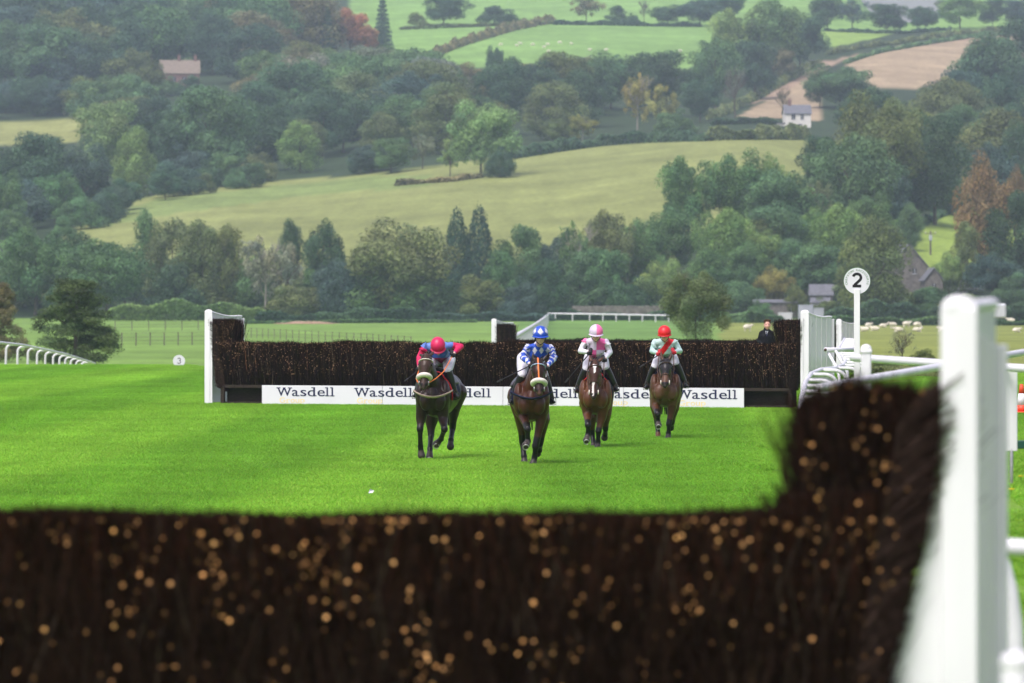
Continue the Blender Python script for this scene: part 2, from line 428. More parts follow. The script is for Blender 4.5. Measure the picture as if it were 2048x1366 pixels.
# ------------------------------------------------------------------ grass on the turf: one object, blades instanced over it
grass_mat = mat('grass_blades', (.190, .42, .034), .5, .2, .12, .35, transl=.45, detail=3, attr='tint')
ground_noise(grass_mat, [((1, .05, 1), .75, .20, 4), ((1, .4, 1), .16, .16, 4), ((1, 1, 1), 5.0, .10, 3)])
def grass_tile(seed, size, n, hmin, hmax):
    g = np.random.default_rng(seed)
    p = (g.random((n, 2)) - .5) * size; a = g.random(n) * 2 * math.pi; h = hmin + (hmax - hmin) * g.random(n); wd = .006 + .006 * g.random(n)
    lean = g.normal(0, 1.15, (n, 2)) * h[:, None]
    d = np.stack([np.cos(a), np.sin(a)], 1) * wd[:, None]
    v = np.zeros((n, 3, 3)); v[:, 0, :2] = p - d; v[:, 1, :2] = p + d; v[:, 2, :2] = p + lean; v[:, 2, 2] = h; v[:, :2, 2] = -.01
    c = np.array([[.190, .42, .034]]) * (1 + .18 * g.normal(size=(n, 1))).clip(.45, 1.6) * (1 + np.array([[.35, 0, .2]]) * g.normal(size=(n, 1)).clip(-1, 2) * .5)
    return np_mesh('grass_tile', v.reshape(-1, 3), np.arange(n * 3).reshape(n, 3), np.repeat(c, 3, 0))
def mow_stripes(m):
    """broad mower passes along the course, as the roller laid the grass"""
    t = m.node_tree; N = t.nodes; L = t.links; b = N['Principled BSDF']; src = b.inputs['Base Color'].links[0].from_socket
    geo = N.new('ShaderNodeNewGeometry'); mp = N.new('ShaderNodeMapping'); mp.inputs['Rotation'].default_value = (0, 0, R(1.5)); mp.inputs['Scale'].default_value = (1, 1, 1)
    wv = N.new('ShaderNodeTexWave'); wv.wave_type = 'BANDS'; wv.bands_direction = 'X'; wv.inputs['Scale'].default_value = .045; wv.inputs['Distortion'].default_value = .5; wv.inputs['Detail'].default_value = 2; wv.inputs['Detail Scale'].default_value = .4
    L.new(geo.outputs['Position'], mp.inputs['Vector']); L.new(mp.outputs['Vector'], wv.inputs['Vector'])
    mr = N.new('ShaderNodeMapRange'); mr.interpolation_type = 'SMOOTHSTEP'; mr.inputs['From Min'].default_value = .3; mr.inputs['From Max'].default_value = .7; mr.inputs['To Min'].default_value = 0; mr.inputs['To Max'].default_value = 1
    L.new(wv.outputs['Fac'], mr.inputs['Value'])
    mx = N.new('ShaderNodeMix'); mx.data_type = 'RGBA'; mx.blend_type = 'MULTIPLY'; mx.inputs[7].default_value = (1.46, 1.25, 1.5, 1); L.new(mr.outputs['Result'], mx.inputs[0]); L.new(src, mx.inputs[6]); L.new(mx.outputs[2], b.inputs['Base Color'])
mow_stripes(grass_mat); mow_stripes(TURF.data.materials[0])
TS = 2.0
pts = []
for yy in np.arange(23.5, 216, TS * .94):
    half = yy * .093 + 2.5
    for xx in np.arange(-half, half + 3 + TS, TS * .94):
        b = 1024 + xx / yy * F
        pts.append((xx + random.uniform(-.1, .1), yy, zgf(xx, yy)))
gmesh = bpy.data.meshes.new('grass'); gmesh.from_pydata(pts, [], []); gmesh.update()
grass = link_mesh('grass', gmesh); tag(grass, kind='stuff', label='short mown bright green turf', cat='grass')
tiles_src = []
for k in range(3):
    me = grass_tile(k, TS, 5600, .018, .045); me.materials.append(grass_mat)
    tiles_src.append(me)
gn = bpy.data.node_groups.new('grass_scatter', 'GeometryNodeTree')
gn.interface.new_socket('Geometry', in_out='INPUT', socket_type='NodeSocketGeometry'); gn.interface.new_socket('Geometry', in_out='OUTPUT', socket_type='NodeSocketGeometry')
# the blade patches live inside this object's own mesh through a second, joined mesh: three patches picked at random
gi = gn.nodes.new('NodeGroupInput'); go = gn.nodes.new('NodeGroupOutput')
tile_objs = []
for k, me in enumerate(tiles_src):
    to = bpy.data.objects.new('grass_patch', me); tile_objs.append(to)          # not linked to the scene: source geometry only
join = gn.nodes.new('GeometryNodeGeometryToInstance')
for to in tile_objs:
    oi = gn.nodes.new('GeometryNodeObjectInfo'); oi.inputs['Object'].default_value = to; oi.transform_space = 'ORIGINAL'
    gn.links.new(oi.outputs['Geometry'], join.inputs[0])
iop = gn.nodes.new('GeometryNodeInstanceOnPoints')
m2p = gn.nodes.new('GeometryNodeMeshToPoints')
gn.links.new(gi.outputs[0], m2p.inputs['Mesh']); gn.links.new(m2p.outputs['Points'], iop.inputs['Points'])
gn.links.new(join.outputs[0], iop.inputs['Instance']); iop.inputs['Pick Instance'].default_value = True
rr_ = gn.nodes.new('FunctionNodeRandomValue'); rr_.data_type = 'INT'
ri = [s for s in rr_.inputs if s.type == 'INT']; ri[0].default_value = 0; ri[1].default_value = 3
ro = [s for s in rr_.outputs if s.type == 'INT'][0]
mm = gn.nodes.new('ShaderNodeMath'); mm.operation = 'MULTIPLY'; mm.inputs[1].default_value = math.pi / 2
gn.links.new(ro, mm.inputs[0])
cx = gn.nodes.new('ShaderNodeCombineXYZ'); gn.links.new(mm.outputs[0], cx.inputs['Z'])
e2r = gn.nodes.new('FunctionNodeEulerToRotation'); gn.links.new(cx.outputs[0], e2r.inputs[0]); gn.links.new(e2r.outputs[0], iop.inputs['Rotation'])
gn.links.new(iop.outputs['Instances'], go.inputs[0])
gm = grass.modifiers.new('scatter', 'NODES'); gm.node_group = gn
# ------------------------------------------------------------------ trees
def leaf_quads(g, P, Nrm, size, aspect=1.5):
    n = len(P); rnd = g.normal(size=(n, 3)); u = np.cross(Nrm, rnd); u /= np.linalg.norm(u, axis=1)[:, None] + 1e-9
    v = np.cross(Nrm, u); s = size * (.6 + .8 * g.random(n))[:, None]
    V = np.stack([P - u * s * aspect * .5, P - v * s * .5, P + u * s * aspect * .5, P + v * s * .5], 1).reshape(-1, 3)
    return V, np.arange(n * 4).reshape(n, 4)
def unit(a): return a / (np.linalg.norm(a, axis=-1, keepdims=True) + 1e-9)

def crown(name, lobes, n, size, seed, up=.35, fill=.35, jit=.45, squash=1.0, cvar=.20):
    """lobes (x,y,z,r): leaves spread over the shells of many lobes; width and height are 1"""
    g = np.random.default_rng(seed); L = np.array(lobes); wgt = L[:, 3]**2; k = g.choice(len(L), n, p=wgt / wgt.sum())
    d = unit(g.normal(size=(n, 3)) + np.array([0, 0, up])); rad = L[k, 3] * (1 - fill * g.random(n)**1.5 + .10 * g.normal(size=n))
    P = L[k, :3] + d * rad[:, None] * np.array([1, 1, squash]); Nn = unit(d + jit * g.normal(size=(n, 3)) + np.array([0, 0, .25]))
    P[:, 2] = np.maximum(P[:, 2], .005)
    V, Fc = leaf_quads(g, P, Nn, size)
    lobe_t = 1 + cvar * g.normal(size=len(L)); hue = g.normal(size=(len(L), 1)) * .06
    c = (lobe_t[k] * (1 + .16 * g.normal(size=n))).clip(.45, 1.7)[:, None] * (1 + hue[k] * np.array([[1, .3, -.6]]))
    return np_mesh(name, V, Fc, np.repeat(c, 4, 0))

def lobes_ellipsoid(g, n, cz, rx, rz, r0, r1, shell=.55, flat=0):
    out = []
    for _ in range(n):
        d = unit(g.normal(size=3)); q = shell + (1 - shell) * g.random()
        p = d * q; r = r0 + (r1 - r0) * g.random()
        z = cz + p[2] * rz
        out.append((p[0] * rx, p[1] * rx, z, r))
    out.append((0, 0, cz, rx * .55))
    return out
def trunk(name, seed, th=.03, top=.62, limbs=5, spread=.28, base=.0, lean=.02, twigs=0):
    g = random.Random(seed); mb = MB()
    mb.tube([(0, 0, base - .03), (g.uniform(-lean, lean), g.uniform(-lean, lean), top * .4), (g.uniform(-lean, lean) * 2, 0, top)], [th, th * .75, th * .3], 7)
    for i in range(limbs):
        a = 2 * math.pi * (i + g.random() * .6) / limbs; z0 = top * g.uniform(.3, .8); l = spread * g.uniform(.7, 1.2); rise = g.uniform(.12, .3)
        p0 = Vector((0, 0, z0)); p1 = Vector((math.cos(a) * l * .5, math.sin(a) * l * .5, z0 + rise * .6)); p2 = Vector((math.cos(a) * l, math.sin(a) * l, z0 + rise))
        mb.tube([p0, p1, p2], [th * .42, th * .3, th * .1], 5)
        for j in range(twigs):
            q = p1.lerp(p2, g.random()); d = Vector((g.uniform(-1, 1), g.uniform(-1, 1), g.uniform(.3, 1.4))).normalized() * g.uniform(.08, .2)
            mb.tube([q, q + d * .5 + Vector((0, 0, .01)), q + d], [th * .13, th * .09, th * .035], 4, dome=False)
            for _ in range(4):
                q2 = q + d * g.uniform(.3, .95); d2 = (d.normalized() + Vector((g.uniform(-1, 1), g.uniform(-1, 1), g.uniform(-.4, .8)))).normalized() * g.uniform(.05, .12)
                mb.tube([q2, q2 + d2], [th * .06, th * .025], 3, dome=False)
    return mb.mesh(name)

PROTO = {}
def proto(kind, fn): PROTO.setdefault(kind, []).append(fn)
G_ = np.random.default_rng
for k in range(5):
    g = G_(100 + k); L = lobes_ellipsoid(g, 58, .55, .38, .36, .065, .14)
    proto('broad', (crown('crown', L, 17000, .0165, 200 + k), trunk('trunk', 300 + k)))
for k in range(4):
    g = G_(120 + k); L = []
    for _ in range(64):
        z = .10 + .80 * g.random(); r = .42 * math.sin(math.pi * min(1, (z + .12) / 1.12))**.8; a = g.random() * 6.283; q = g.uniform(.3, .92)
        L.append((math.cos(a) * r * q, math.sin(a) * r * q, z, g.uniform(.08, .15)))
    proto('tall', (crown('crown', L, 15000, .0175, 220 + k), trunk('trunk', 320 + k, .028, .7)))
for k in range(4):
    g = G_(140 + k); L = []
    for _ in range(40):
        d = unit(g.normal(size=3)); d[2] = abs(d[2]); q = g.uniform(.45, .9)
        L.append((d[0] * .42 * q, d[1] * .42 * q, .1 + d[2] * .78 * q, g.uniform(.09, .17)))
    proto('bush', (crown('crown', L, 14000, .020, 240 + k), trunk('trunk', 340 + k, .02, .5)))
for k in range(2):                      # slim pointed evergreen
    g = G_(160 + k); n = 9000; z = .02 + .97 * (1 - np.sqrt(g.random(n))); a = g.random(n) * 6.283
    r = .5 * (1 - z)**.62 * (.86 + .12 * np.sin(a * 5 + z * 21) + .07 * np.sin(a * 11 - z * 40)) * (1 - .3 * g.random(n)**2)
    P = np.stack([np.cos(a) * r, np.sin(a) * r, z + .02 * g.normal(size=n)], 1); Nn = unit(np.stack([np.cos(a), np.sin(a), .5 + 0 * a], 1) + .5 * g.normal(size=(n, 3)))
    V, Fc = leaf_quads(g, P, Nn, .020, 1.8); c = (1 + .18 * g.normal(size=n)).clip(.5, 1.6)[:, None] * np.ones((1, 3))
    proto('cypress', (np_mesh('crown', V, Fc, np.repeat(c, 4, 0)), trunk('trunk', 360 + k, .02, .8, 0)))
for k in range(2):                      # layered fir
    g = G_(170 + k); n = 9000; z = .05 + .94 * (1 - np.sqrt(g.random(n))); lay = np.floor(z * 17 + g.normal(size=n) * .12); a = g.random(n) * 6.283
    env = .5 * (1 - z)**.85; arm = .55 + .45 * np.abs(np.sin(a * 3.5 + lay * 1.7)); q = np.sqrt(g.random(n)); r = env * arm * q
    zz = lay / 17 - .06 * q * (1 - z) + .012 * g.normal(size=n)
    P = np.stack([np.cos(a) * r, np.sin(a) * r, zz.clip(.03, 1)], 1); Nn = unit(np.stack([np.cos(a) * .5, np.sin(a) * .5, 1 + 0 * a], 1) + .5 * g.normal(size=(n, 3)))
    V, Fc = leaf_quads(g, P, Nn, .020, 2.0); c = (1 + .2 * g.normal(size=n)).clip(.5, 1.6)[:, None] * np.ones((1, 3))
    proto('fir', (np_mesh('crown', V, Fc, np.repeat(c, 4, 0)), trunk('trunk', 370 + k, .018, .95, 0)))
for k in range(3):                      # thin crown, limbs showing
    g = G_(180 + k); L = lobes_ellipsoid(g, 30, .58, .38, .36, .05, .12, .5)
    proto('sparse', (crown('crown', L, 3800, .022, 280 + k, fill=.7), trunk('trunk', 380 + k, .028, .75, 9, .3, twigs=7)))
for k in range(2):                      # twiggy, nearly leafless
    g = G_(190 + k); L = lobes_ellipsoid(g, 22, .6, .36, .34, .08, .14, .4)
    proto('bare', (crown('crown', L, 1500, .014, 290 + k, fill=.9), trunk('trunk', 390 + k, .026, .8, 12, .34, twigs=14)))
g = G_(195); L = []                     # pine: flat foliage pads on open limbs
for _ in range(120):
    z = g.uniform(.06, .95); a = g.random() * 6.283; r = (.44 * (1 - z)**.6 + .05) * g.uniform(.25, 1)
    L.append((math.cos(a) * r, math.sin(a) * r, z, g.uniform(.06, .13)))
proto('pine', (crown('crown', L, 42000, .012, 295, up=.5, fill=.5, squash=.62, cvar=.3), trunk('trunk', 395, .04, .85, 9, .36)))
g = G_(196); L = lobes_ellipsoid(g, 60, .55, .40, .40, .06, .12, .45)
proto('neartree', (crown('crown', L, 24000, .0125, 296, fill=.5), trunk('trunk', 396, .024, .8, 8, .3, twigs=8)))

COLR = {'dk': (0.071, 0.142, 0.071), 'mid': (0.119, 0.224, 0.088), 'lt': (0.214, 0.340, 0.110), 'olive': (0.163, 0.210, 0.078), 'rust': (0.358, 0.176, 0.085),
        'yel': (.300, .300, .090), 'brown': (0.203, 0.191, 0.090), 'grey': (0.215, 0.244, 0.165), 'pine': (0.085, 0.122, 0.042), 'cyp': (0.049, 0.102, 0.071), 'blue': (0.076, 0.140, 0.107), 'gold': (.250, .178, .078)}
NTREE = [0]
def tree(px, base, top, wpx, kind, colr, label, group=None, cat='tree', name=None, Y=None, loc=None, bark='bark', cj=.10):
    i = NTREE[0]; NTREE[0] += 1; rd = random.Random(1000 + i)
    p = loc if loc is not None else (on_hill(px, base) if Y is None else Vector(((px - 1024) * Y / F, Y, zgf((px - 1024) * Y / F, Y))))
    h = (base - top) * p.y / F; wd = wpx * p.y / F
    if Y is not None and loc is None: h = CAM_H - (top - ROW_H) * Y / F - p.z
    lst = PROTO[kind]; cr, tk = lst[rd.randrange(len(lst))]
    nm = name or {'cypress': 'conifer_tree', 'fir': 'conifer_tree', 'pine': 'pine_tree', 'bush': 'bush', 'bare': 'bare_tree'}.get(kind, 'broadleaf_tree')
    root = empty(nm, p, rd.random() * 6.283); tag(root, label, cat, group)
    c = link_mesh('crown', cr, None, root); t = link_mesh('trunk', tk, None, root)
    if not len(cr.materials): cr.materials.append(M['leaf'])
    if not len(tk.materials): tk.materials.append(M[bark])
    t.scale = (max(wd * .5, h * .6), max(wd * .5, h * .6), h)
    wd *= {'tall': 1.3, 'broad': 1.22, 'bush': 1.2, 'sparse': 1.15}.get(kind, 1.0); c.scale = (wd, wd, h)
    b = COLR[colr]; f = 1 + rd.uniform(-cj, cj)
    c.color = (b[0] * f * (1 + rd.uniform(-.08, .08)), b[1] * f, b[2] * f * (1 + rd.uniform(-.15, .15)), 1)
    return root

KEEP = [(-20, 238, 138, 262, 262), (336, 116, 388, 142, 165), (1730, 95, 1830, 160, 185), (1830, 72, 1900, 120, 185), (1812, 488, 1880, 552, 560), (1518, 528, 1578, 600, 606), (1840, 415, 1915, 500, 470), (140, 195, 290, 350, 385), (560, 245, 640, 335, 346), (890, 200, 1030, 340, 352), (1670, 440, 1840, 640, 642),
        (1915, 295, 2005, 420, 565), (890, 410, 985, 560, 604), (1262, 462, 1315, 560, 600), (1562, 205, 1622, 252, 256), (1530, 600, 1690, 640, 600), (1240, 140, 1360, 230, 272), (310, 165, 480, 300, 365), (1555, 480, 1670, 560, 600), (1605, 398, 1715, 470, 545), (1890, 560, 1965, 580, 590), (1865, 505, 1905, 560, 600)]
def wood(poly, n, h, wr, kinds, cols, label, group, sep=22, seed=1):
    """separate trees of one wood, too alike to tell apart"""
    g = random.Random(seed); xs = [p[0] for p in poly]; yy = [p[1] for p in poly]; got = []; tries = 0
    while len(got) < n and tries < 4000:
        tries += 1; x = g.uniform(min(xs), max(xs)); y = g.uniform(min(yy), max(yy))
        if not inpoly(np.array([x]), np.array([y]), poly)[0]: continue
        if any(abs(x - a) < sep and abs(y - b) < sep * .45 for a, b in got): continue
        got.append((x, y))
    for x, y in got:
        hh = g.uniform(*h)
        if any(x0 - hh * .55 < x < x1 + hh * .55 and y > b_ and y - hh < y1 for x0, y0, x1, y1, b_ in KEEP): continue
        tree(x, y, y - hh, hh * g.uniform(*wr), g.choice(kinds), g.choice(cols), label, group)

# -- the valley's front row, on the far edge of the field
T = tree
T(70, 632, 440, 150, 'broad', 'mid', 'tall mid green tree at the left end of the valley tree row')
T(15, 625, 505, 90, 'broad', 'mid', 'round green tree cut by the left picture edge, below the tall left one')
T(128, 636, 520, 80, 'bush', 'dk', 'dark bushy tree between the tall left tree and the broad round one')
T(212, 636, 464, 190, 'broad', 'mid', 'broad round green tree behind the near pine on the left')
T(300, 615, 424, 85, 'tall', 'mid', 'slim pointed green tree behind the right side of the broad round one')
T(345, 622, 440, 120, 'tall', 'olive', 'olive mixed crown tree right of the slim pointed one')
T(405, 626, 442, 110, 'tall', 'olive', 'brownish autumn tree in the left valley row')
T(350, 630, 500, 110, 'bush', 'dk', 'dark low crowned tree under the olive and brown ones')
T(455, 626, 452, 80, 'tall', 'olive', 'narrow yellowish olive tree left of the grey twiggy thicket')
T(530, 636, 462, 120, 'sparse', 'grey', 'grey half leafless tree left of centre in the valley row', bark='palebark')
T(575, 630, 480, 70, 'sparse', 'grey', 'thin greyish tree beside the half leafless one')
T(582, 605, 440, 60, 'tall', 'dk', 'narrow dark tree behind the grey twiggy thicket')
T(645, 612, 430, 90, 'broad', 'dk', 'tall dark tree with a ragged top rising over the grey thicket')
T(585, 642, 548, 120, 'bush', 'olive', 'rounded brownish bush at the field edge below the tall dark tree')
T(680, 640, 505, 100, 'bush', 'blue', 'dull green bush left of the widest tree in the row')
T(805, 640, 432, 225, 'broad', 'olive', 'widest tree in the valley row, a dull olive dome left of the conifers')
T(775, 642, 500, 190, 'bush', 'mid', 'low spreading green crown in front of the widest olive dome')
T(880, 642, 530, 110, 'bush', 'dk', 'dark bush at the foot of the two pointed conifers')
T(914, 610, 410, 100, 'cypress', 'cyp', 'left one of two pointed dark conifers at mid picture')
T(958, 610, 406, 104, 'cypress', 'cyp', 'right one of two pointed dark conifers at mid picture')
T(960, 642, 540, 110, 'bush', 'olive', 'olive bush below the right pointed conifer')
T(1045, 620, 442, 110, 'broad', 'mid', 'green tree just right of the two pointed conifers')
T(1000, 632, 500, 80, 'tall', 'mid', 'narrow green tree tucked against the right conifer')
T(1085, 636, 520, 90, 'tall', 'dk', 'dark narrow tree above the blue capped rider')
T(1040, 644, 560, 100, 'bush', 'blue', 'low dull bush above the far rail corner')
T(1110, 618, 470, 90, 'broad', 'blue', 'dull blue green tree left of the thin topped one')
T(1150, 622, 432, 80, 'sparse', 'mid', 'thin topped tree rising above its dark lower crown')
T(1160, 634, 500, 110, 'tall', 'mid', 'leafy tree in front of the thin topped one')
T(1222, 612, 402, 110, 'broad', 'olive', 'tree with a raised olive brown top above the pink capped rider')
T(1215, 634, 490, 110, 'broad', 'mid', 'full green tree under the olive topped one')
T(1285, 604, 420, 110, 'broad', 'mid', 'rounded green tree right of the olive topped one')
T(1288, 600, 462, 64, 'tall', 'yel', 'pale yellow green tree above the gap between the two right riders')
T(1262, 640, 540, 110, 'bush', 'dk', 'dark bush behind the far rail, left part')
T(1330, 638, 518, 110, 'broad', 'lt', 'pale green tree behind the far rail right end')
T(1345, 560, 400, 130, 'broad', 'mid', 'green tree at the foot of the big leaning tree clump')
T(1440, 575, 402, 125, 'broad', 'lt', 'light green rounded tree above the man in the dark coat')
T(1375, 490, 298, 120, 'broad', 'mid', 'left half of the tall tree clump below the hedged meadow')
T(1470, 480, 290, 140, 'broad', 'mid', 'right half of the tall tree clump below the hedged meadow')
T(1545, 480, 300, 90, 'broad', 'lt', 'lighter tree at the right end of the tall clump under the meadow')
T(1560, 500, 335, 170, 'broad', 'mid', 'broad green tree in front of the tall clump')
T(1635, 490, 345, 80, 'sparse', 'olive', 'thin olive tree right of the broad green one')
T(1660, 545, 395, 125, 'broad', 'lt', 'pale green rounded pine like tree above the yellow tree')
T(1500, 600, 480, 110, 'broad', 'mid', 'green tree left of the yellow leaved one')
T(1420, 620, 500, 100, 'tall', 'mid', 'narrow green tree behind the tree that overhangs the course')
T(1612, 600, 476, 135, 'broad', 'mid', 'neat round green tree above the grey shed')
T(1548, 618, 528, 78, 'broad', 'yel', 'bright yellow autumn tree left of the stone shed')
T(1492, 625, 535, 90, 'bush', 'mid', 'green bush left of the bright yellow tree')
T(1590, 632, 560, 60, 'bush', 'olive', 'small olive bush right of the bright yellow tree')
T(1752, 642, 436, 152, 'tall', 'olive', 'large olive brown tree right of the number 2 sign')
T(1715, 640, 520, 130, 'broad', 'olive', 'lower left limb mass of olive crown behind the number 2 sign')
T(1820, 500, 405, 55, 'tall', 'mid', 'small upright green tree at the corner of the steep right field')
T(1898, 600, 500, 68, 'broad', 'lt', 'light green rounded tree beside the gabled stone house')
T(1850, 640, 565, 110, 'bush', 'mid', 'green bush in front of the gabled stone house')
T(1925, 640, 575, 110, 'bush', 'olive', 'olive bush in front of the white caravans')
T(2010, 640, 570, 120, 'bush', 'dk', 'dark bush at the right edge below the tall trees')
T(1968, 575, 294, 122, 'broad', 'gold', 'tall rust orange tree at the right edge')
T(1930, 590, 440, 75, 'tall', 'olive', 'olive green lower crown at the left foot of the rust orange tree')
T(2032, 585, 372, 130, 'broad', 'dk', 'big dark tree at the right edge in front of the rust orange one')
T(1985, 605, 500, 110, 'broad', 'blue', 'dark tree below the rust orange one')
T(2035, 470, 325, 60, 'broad', 'gold', 'second orange tinted crown cut by the right edge')
wood([(-30, 628), (-30, 600), (520, 600), (520, 628)], 14, (67, 141), (.8, 1.2), ['broad', 'bush', 'tall'], ['dk', 'mid', 'blue', 'olive'], 'green crown filling the left half of the valley tree row between its taller trees', 'filler crowns of the left valley row', 26, 11)
wood([(520, 630), (520, 604), (1060, 604), (1060, 630)], 15, (61, 129), (.9, 1.3), ['broad', 'bush'], ['dk', 'blue', 'mid', 'olive', 'brown'], 'dark crown filling the middle of the valley tree row', 'filler crowns of the middle valley row', 26, 12)
wood([(1060, 630), (1060, 590), (1520, 590), (1520, 630)], 17, (67, 147), (.85, 1.2), ['broad', 'bush', 'tall'], ['mid', 'dk', 'blue', 'mid', 'olive'], 'green crown filling the valley tree row behind the two right riders', 'filler crowns of the right valley row', 26, 13)
wood([(1490, 625), (1480, 520), (1720, 500), (1720, 625)], 11, (67, 129), (.85, 1.2), ['broad', 'bush'], ['mid', 'dk', 'olive', 'lt'], 'green crown filling the slope above the grey sheds', 'filler crowns above the sheds', 30, 14)
wood([(1880, 620), (1900, 590), (2090, 570), (2090, 630)], 8, (56, 118), (.9, 1.3), ['broad', 'bush'], ['dk', 'blue', 'mid'], 'dark crown filling the slope under the rust orange tree', 'filler crowns under the rust orange tree', 26, 15)
T(1648, 646, 590, 62, 'bush', 'olive', 'olive bush half hiding the stone shed behind the containers')
T(1520, 646, 602, 60, 'bush', 'mid', 'green bush hiding the left end of the long low shed')
# -- right hand wood on the slope
wood([(1640, 460), (1640, 330), (1760, 250), (1850, 200), (2090, 170), (2090, 400), (1900, 410), (1800, 500)], 24, (117, 188), (.85, 1.15), ['broad', 'broad', 'tall'], ['dk', 'mid', 'dk', 'olive', 'blue'], 'dark crown filling the large wood on the right hand slope', 'crowns of the right hand wood', 34, 16)
T(1700, 470, 248, 190, 'broad', 'mid', 'large pale blue green tree at the left front of the right wood')
T(1640, 400, 265, 90, 'broad', 'dk', 'dark tree at the meadow corner left of the right wood')
T(1765, 440, 172, 190, 'broad', 'olive', 'huge olive domed tree in the middle of the right wood')
T(1870, 450, 215, 150, 'broad', 'dk', 'dark broad tree below the olive domes of the right wood')
T(1905, 320, 140, 170, 'broad', 'olive', 'olive topped dome high in the right wood')
T(2000, 330, 130, 130, 'broad', 'dk', 'dark tree near the top right of the right wood')
T(2030, 200, 78, 100, 'bare', 'brown', 'brown twiggy tree at the top of the right wood')
T(1960, 215, 82, 110, 'broad', 'dk', 'dark rounded tree under the brown stubble field')
T(1990, 450, 270, 110, 'broad', 'blue', 'blue green tree behind the rust orange tree')
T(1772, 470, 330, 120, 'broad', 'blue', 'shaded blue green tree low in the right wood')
T(1740, 500, 380, 110, 'broad', 'mid', 'green tree at the foot of the right wood')
T(2045, 420, 230, 110, 'broad', 'dk', 'dark tree cut by the right picture edge in the wood')
T(1895, 428, 330, 110, 'bush', 'dk', 'low dark tree along the lower edge of the right wood')
T(1680, 216, 125, 150, 'broad', 'mid', 'green copse tree above the white house roof')
T(1640, 215, 150, 70, 'broad', 'dk', 'dark small tree touching the white house roof')
T(1735, 220, 165, 80, 'bush', 'mid', 'small green tree right of the copse above the white house')
# -- upper middle: around the lane and the sheep pasture
T(1545, 160, -8, 150, 'broad', 'mid', 'tallest green tree of the group left of the lane')
T(1470, 160, 5, 110, 'broad', 'lt', 'lighter tree left in the group by the lane')
T(1600, 140, 18, 110, 'broad', 'dk', 'dark round tree right in the group by the lane')
T(1430, 215, 62, 110, 'broad', 'mid', 'green tree right of the upper sheep pasture')
T(1510, 200, 75, 110, 'broad', 'dk', 'dark tree mid group above the twiggy lane tree')
T(1560, 165, 92, 60, 'broad', 'brown', 'russet shrub tree beside the lane')
T(1470, 238, 130, 85, 'bare', 'grey', 'grey twiggy tree with a visible trunk by the lane foot')
T(1566, 238, 168, 42, 'bare', 'brown', 'small bare tree standing left of the white house')
T(1400, 245, 150, 90, 'broad', 'dk', 'dark tree left of the twiggy lane tree')
T(1310, 232, 95, 160, 'broad', 'dk', 'dark broad dome below the upper sheep pasture')
T(1275, 270, 138, 75, 'sparse', 'yel', 'yellowish open crowned tree right of mid wood')
T(1325, 272, 165, 70, 'sparse', 'yel', 'second yellowish tree, right of the taller yellowish one')
T(1350, 275, 205, 90, 'bush', 'mid', 'green bush below the yellowish trees')
# -- the middle wood: single trees that stand out, then the mass
T(600, 346, 243, 92, 'tall', 'lt', 'light green rounded tree at the wood edge left of the meadow middle')
T(962, 352, 198, 150, 'broad', 'lt', 'pale green tree with a pale trunk standing out in the meadow', bark='palebark')
T(1000, 355, 280, 70, 'bush', 'dk', 'dark shrub at the right foot of the pale meadow tree')
T(900, 352, 275, 70, 'sparse', 'lt', 'thin green tree at the left foot of the pale meadow tree')
T(845, 338, 262, 60, 'sparse', 'grey', 'small grey green tree left of the pale meadow tree')
T(1120, 292, 235, 70, 'broad', 'olive', 'olive small tree at the hedge right of the pale meadow tree')
T(1165, 290, 225, 70, 'sparse', 'yel', 'yellow tinged small tree over the meadow hedge')
T(905, 250, 160, 70, 'broad', 'gold', 'orange tinged crown in the middle of the wood')
T(990, 160, 88, 42, 'broad', 'dk', 'small dark tree poking above the wood into the sheep pasture')
wood([(490, 215), (640, 190), (860, 200), (900, 245), (700, 262), (520, 270)], 17, (95, 147), (.95, 1.35), ['broad'], ['mid', 'olive', 'grey', 'mid', 'brown'], 'green or olive crown in the upper part of the middle wood', 'crowns of the upper middle wood', 24, 3)
wood([(870, 205), (1000, 190), (1230, 185), (1230, 225), (900, 250)], 12, (66, 88), (1.1, 1.5), ['broad'], ['olive', 'grey', 'brown', 'mid', 'dk'], 'dull autumn crown along the pasture side of the middle wood', 'crowns under the upper pasture', 24, 4)
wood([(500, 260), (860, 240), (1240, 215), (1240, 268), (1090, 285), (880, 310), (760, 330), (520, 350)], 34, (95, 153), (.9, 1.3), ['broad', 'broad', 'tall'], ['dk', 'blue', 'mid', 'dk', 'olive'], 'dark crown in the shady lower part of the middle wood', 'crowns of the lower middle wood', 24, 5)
# -- left wood
T(215, 385, 193, 160, 'broad', 'lt', 'light green billowing tree in front of the left wood')
T(265, 395, 255, 90, 'tall', 'lt', 'lower light green lobe tree right of the billowing one')
T(420, 365, 160, 190, 'broad', 'mid', 'big rounded green tree left of the single light green one')
T(325, 372, 205, 120, 'broad', 'dk', 'dark tree between the billowing and the big rounded trees')
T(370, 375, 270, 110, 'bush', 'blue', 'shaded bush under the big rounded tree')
T(500, 345, 280, 90, 'bush', 'olive', 'olive bush at the meadow edge below the big rounded tree')
T(75, 445, 256, 170, 'broad', 'dk', 'large dark tree below the left pasture strip')
T(165, 425, 285, 130, 'broad', 'blue', 'blue green tree right of the large dark left one')
T(5, 470, 335, 100, 'broad', 'mid', 'tree cut by the left edge below the pasture strip')
T(110, 450, 340, 120, 'broad', 'mid', 'green tree in front of the large dark left one')
T(205, 420, 345, 60, 'bush', 'olive', 'olive bush at the left tip of the meadow')
T(25, 480, 395, 90, 'bush', 'mid', 'low green tree at the left edge above the valley row')
